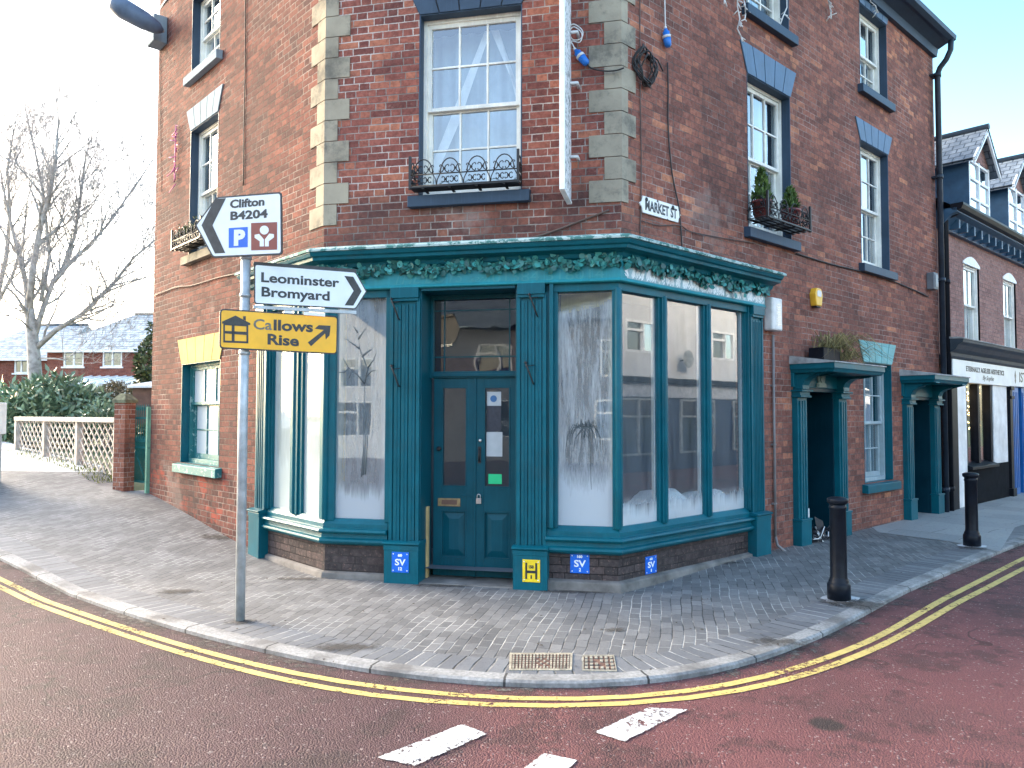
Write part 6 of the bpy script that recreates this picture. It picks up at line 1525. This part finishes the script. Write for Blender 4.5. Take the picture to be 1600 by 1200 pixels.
tree('bare_tree', 'second smaller bare tree leaning in from the left edge', 27, [(-32, 700), (-26, 600), (-18, 520), (-10, 470)],
     [([(-10, 470), (4, 400), (8, 330), (2, 260), (10, 200)], .09, 1), ([(-12, 480), (14, 430), (30, 380), (34, 310)], .07, -1)], 21, .2)
# pale cabinet at the very left
c_ = hit(8, 772); cz_ = terr(*c_)
CB = Fac(c_, R_(10)); t = thing('grit_bin', 'pale grey bin with a sloping white lid at the far left edge', 'bin', (*c_, cz_))
zt_ = CB.at(5, 680)[1]; MB().fbox(CB, -1.65, -.36, -.7, .0, cz_-.1, zt_).build('body', simple('pale_grey_plastic', (.38, .43, .47), .5), t, bevel=.02)
zz = CB.at(0, 655)[1]; MB().prismu(CB, [(.05, zt_), (.05, zt_+.04), (-.5, zz+.25), (-.75, zz+.25), (-.75, zt_)], -1.68, -.33).build('lid', M['wht'], t, bevel=.01)
# ================================================================== BUILDINGS ACROSS THE ROAD (seen mirrored in the glass)
def facing(name, label, fa, W_, H_, mat, wins, shop=None, gable=0, D_=7):
    t = thing(name, label, 'building', fa.P(W_/2, 0, 0)); m = wall_mesh(MB(), fa, 0, W_, -.2, H_, wins)
    for u in (0, W_): m.face([fa.P(u, 0, -.2), fa.P(u, -D_, -.2), fa.P(u, -D_, H_), fa.P(u, 0, H_)], [(0, 0), (D_, 0), (D_, H_), (0, H_)])
    if gable: m.face([fa.P(0, 0, H_), fa.P(W_, 0, H_), fa.P(W_/2, 0, H_+gable)], [(0, H_), (W_, H_), (W_/2, H_+gable)])
    m.build('wall', mat, t)
    r = MB()
    if gable:
        for s_ in (0, 1):
            u = -.3 if s_ == 0 else W_+.3; r.face([fa.P(u, .3, H_-.2), fa.P(W_/2, .3, H_+gable), fa.P(W_/2, -D_, H_+gable), fa.P(u, -D_, H_-.2)], [(0, 0), (0, 4), (D_, 4), (D_, 0)])
    else:
        r.face([fa.P(-.2, .3, H_), fa.P(W_+.2, .3, H_), fa.P(W_+.2, -D_/2, H_+2), fa.P(-.2, -D_/2, H_+2)], [(0, 0), (W_, 0), (W_, 4), (0, 4)]); r.face([fa.P(-.2, -D_, H_), fa.P(W_+.2, -D_, H_), fa.P(W_+.2, -D_/2, H_+2), fa.P(-.2, -D_/2, H_+2)], [(0, 0), (W_, 0), (W_, 4), (0, 4)])
    r.build('roof', M['slates'], t)
    for (a, b, c, d) in wins:
        w = MB(); f_ = .07
        for (p, q, x, y) in ((a, a+f_, c, d), (b-f_, b, c, d), (a+f_, b-f_, c, c+f_), (a+f_, b-f_, d-f_, d), (a+(b-a)*.38, a+(b-a)*.38+.07, c+f_, d-f_), (a+(b-a)*.38, b-f_, d-(d-c)*.35, d-(d-c)*.35+.07)): w.fbox(fa, p, q, -.1, .01, x, y)
        wo = w.build('window', M['wht'], t); g = MB(); g.face([fa.P(a, -.08, c), fa.P(b, -.08, c), fa.P(b, -.08, d), fa.P(a, -.08, d)]); g.build('pane', M['glassU'], wo)
        c2 = MB(); c2.face([fa.P(a-.1, -.5, c-.1), fa.P(b+.1, -.5, c-.1), fa.P(b+.1, -.5, d+.1), fa.P(a-.1, -.5, d+.1)]); c2.build('room', M['dark'], wo)
    if shop:
        shop(fa, t)
    return t
OP = Fac(R.P(30, 9.3, 0)[:2], R_(42.5+180))
def opshop(fa, t):
    m = MB(); m.fbox(fa, 1, 23, 0, .25, 2.62, 2.78); m.build('shop_cornice', M['black'], t)
    m = MB(); m.fbox(fa, 1, 23, .0, .12, 2.2, 2.6); m.build('signboard', simple('grey_signboard', (.45, .47, .50), .5), t)
    m = MB(); m.fbox(fa, 1, 23, .0, .06, -.1, 2.19); m.build('shopfront', simple('dark_navy_shopfront', (.01, .03, .085), .4), t)
    for i in range(7):
        u = 2+i*3; m = MB()
        for x in (u, u+.9, u+1.8): m.fbox(fa, x, x+.08, .06, .12, .5, 2.15)
        for z in (.5, 1.6, 2.1): m.fbox(fa, u+.08, u+1.8, .06, .11, z, z+.06)
        w = m.build('shop_window', M['lead'], t); g = MB(); g.face([fa.P(u, .07, .5), fa.P(u+1.8, .07, .5), fa.P(u+1.8, .07, 2.1), fa.P(u, .07, 2.1)]); g.build('pane', M['glass'], w)
ob = facing('rendered_building', 'white rendered building with navy shopfronts across the street', OP, 24, 6.0, M['render'], [(3.8+i*4.4, 5.2+i*4.4, 3.5, 4.45) for i in range(5)], opshop)
t = thing('satellite_dish', 'grey satellite dish on the white rendered building across the street', 'satellite dish', OP.P(15.75, .0, 3.3))
m = MB(); m.lathe((0, 0, 0), [(.28, .07), (.2, .035), (.1, .01), (.01, 0)], 20); m.v = [OP.P(15.75+x, .25+z, 3.4+y) for x, y, z in m.v]; m.build('dish', M['lead'], t)
MB().tube([OP.P(15.75, 0, 3.35), OP.P(15.75, .25, 3.4)], .02, 6).build('arm', M['iron'], t)
LH = Fac((-9, -9), R_(180+12), 1)
facing('gabled_house', 'pale gabled house across the junction behind the photographer', Fac((-13, -11), R_(180-12)), 9, 4.2, M['render'], [(1.2, 2.6, 2.7, 3.9), (6, 7.4, 2.7, 3.9), (1.2, 2.8, .8, 2.2), (6, 7.6, .8, 2.2)], None, 3.2)
facing('cottage', 'grey pebbledashed cottage across the junction behind the photographer', Fac((-2.5, -11.5), R_(180-4)), 10, 5.0, M['pebble'], [(1.2, 2.6, 3.0, 4.3), (6, 7.4, 3.0, 4.3), (1.2, 2.8, .8, 2.2), (6, 7.6, .8, 2.2)], None, 0)
facing('gabled_house', 'second pale gabled house down the left hand road', Fac((-24, 3), R_(78)), 8, 3.6, M['render'], [(2, 3.2, 1.2, 2.4), (5, 6.2, 1.2, 2.4)], None, 2.6)
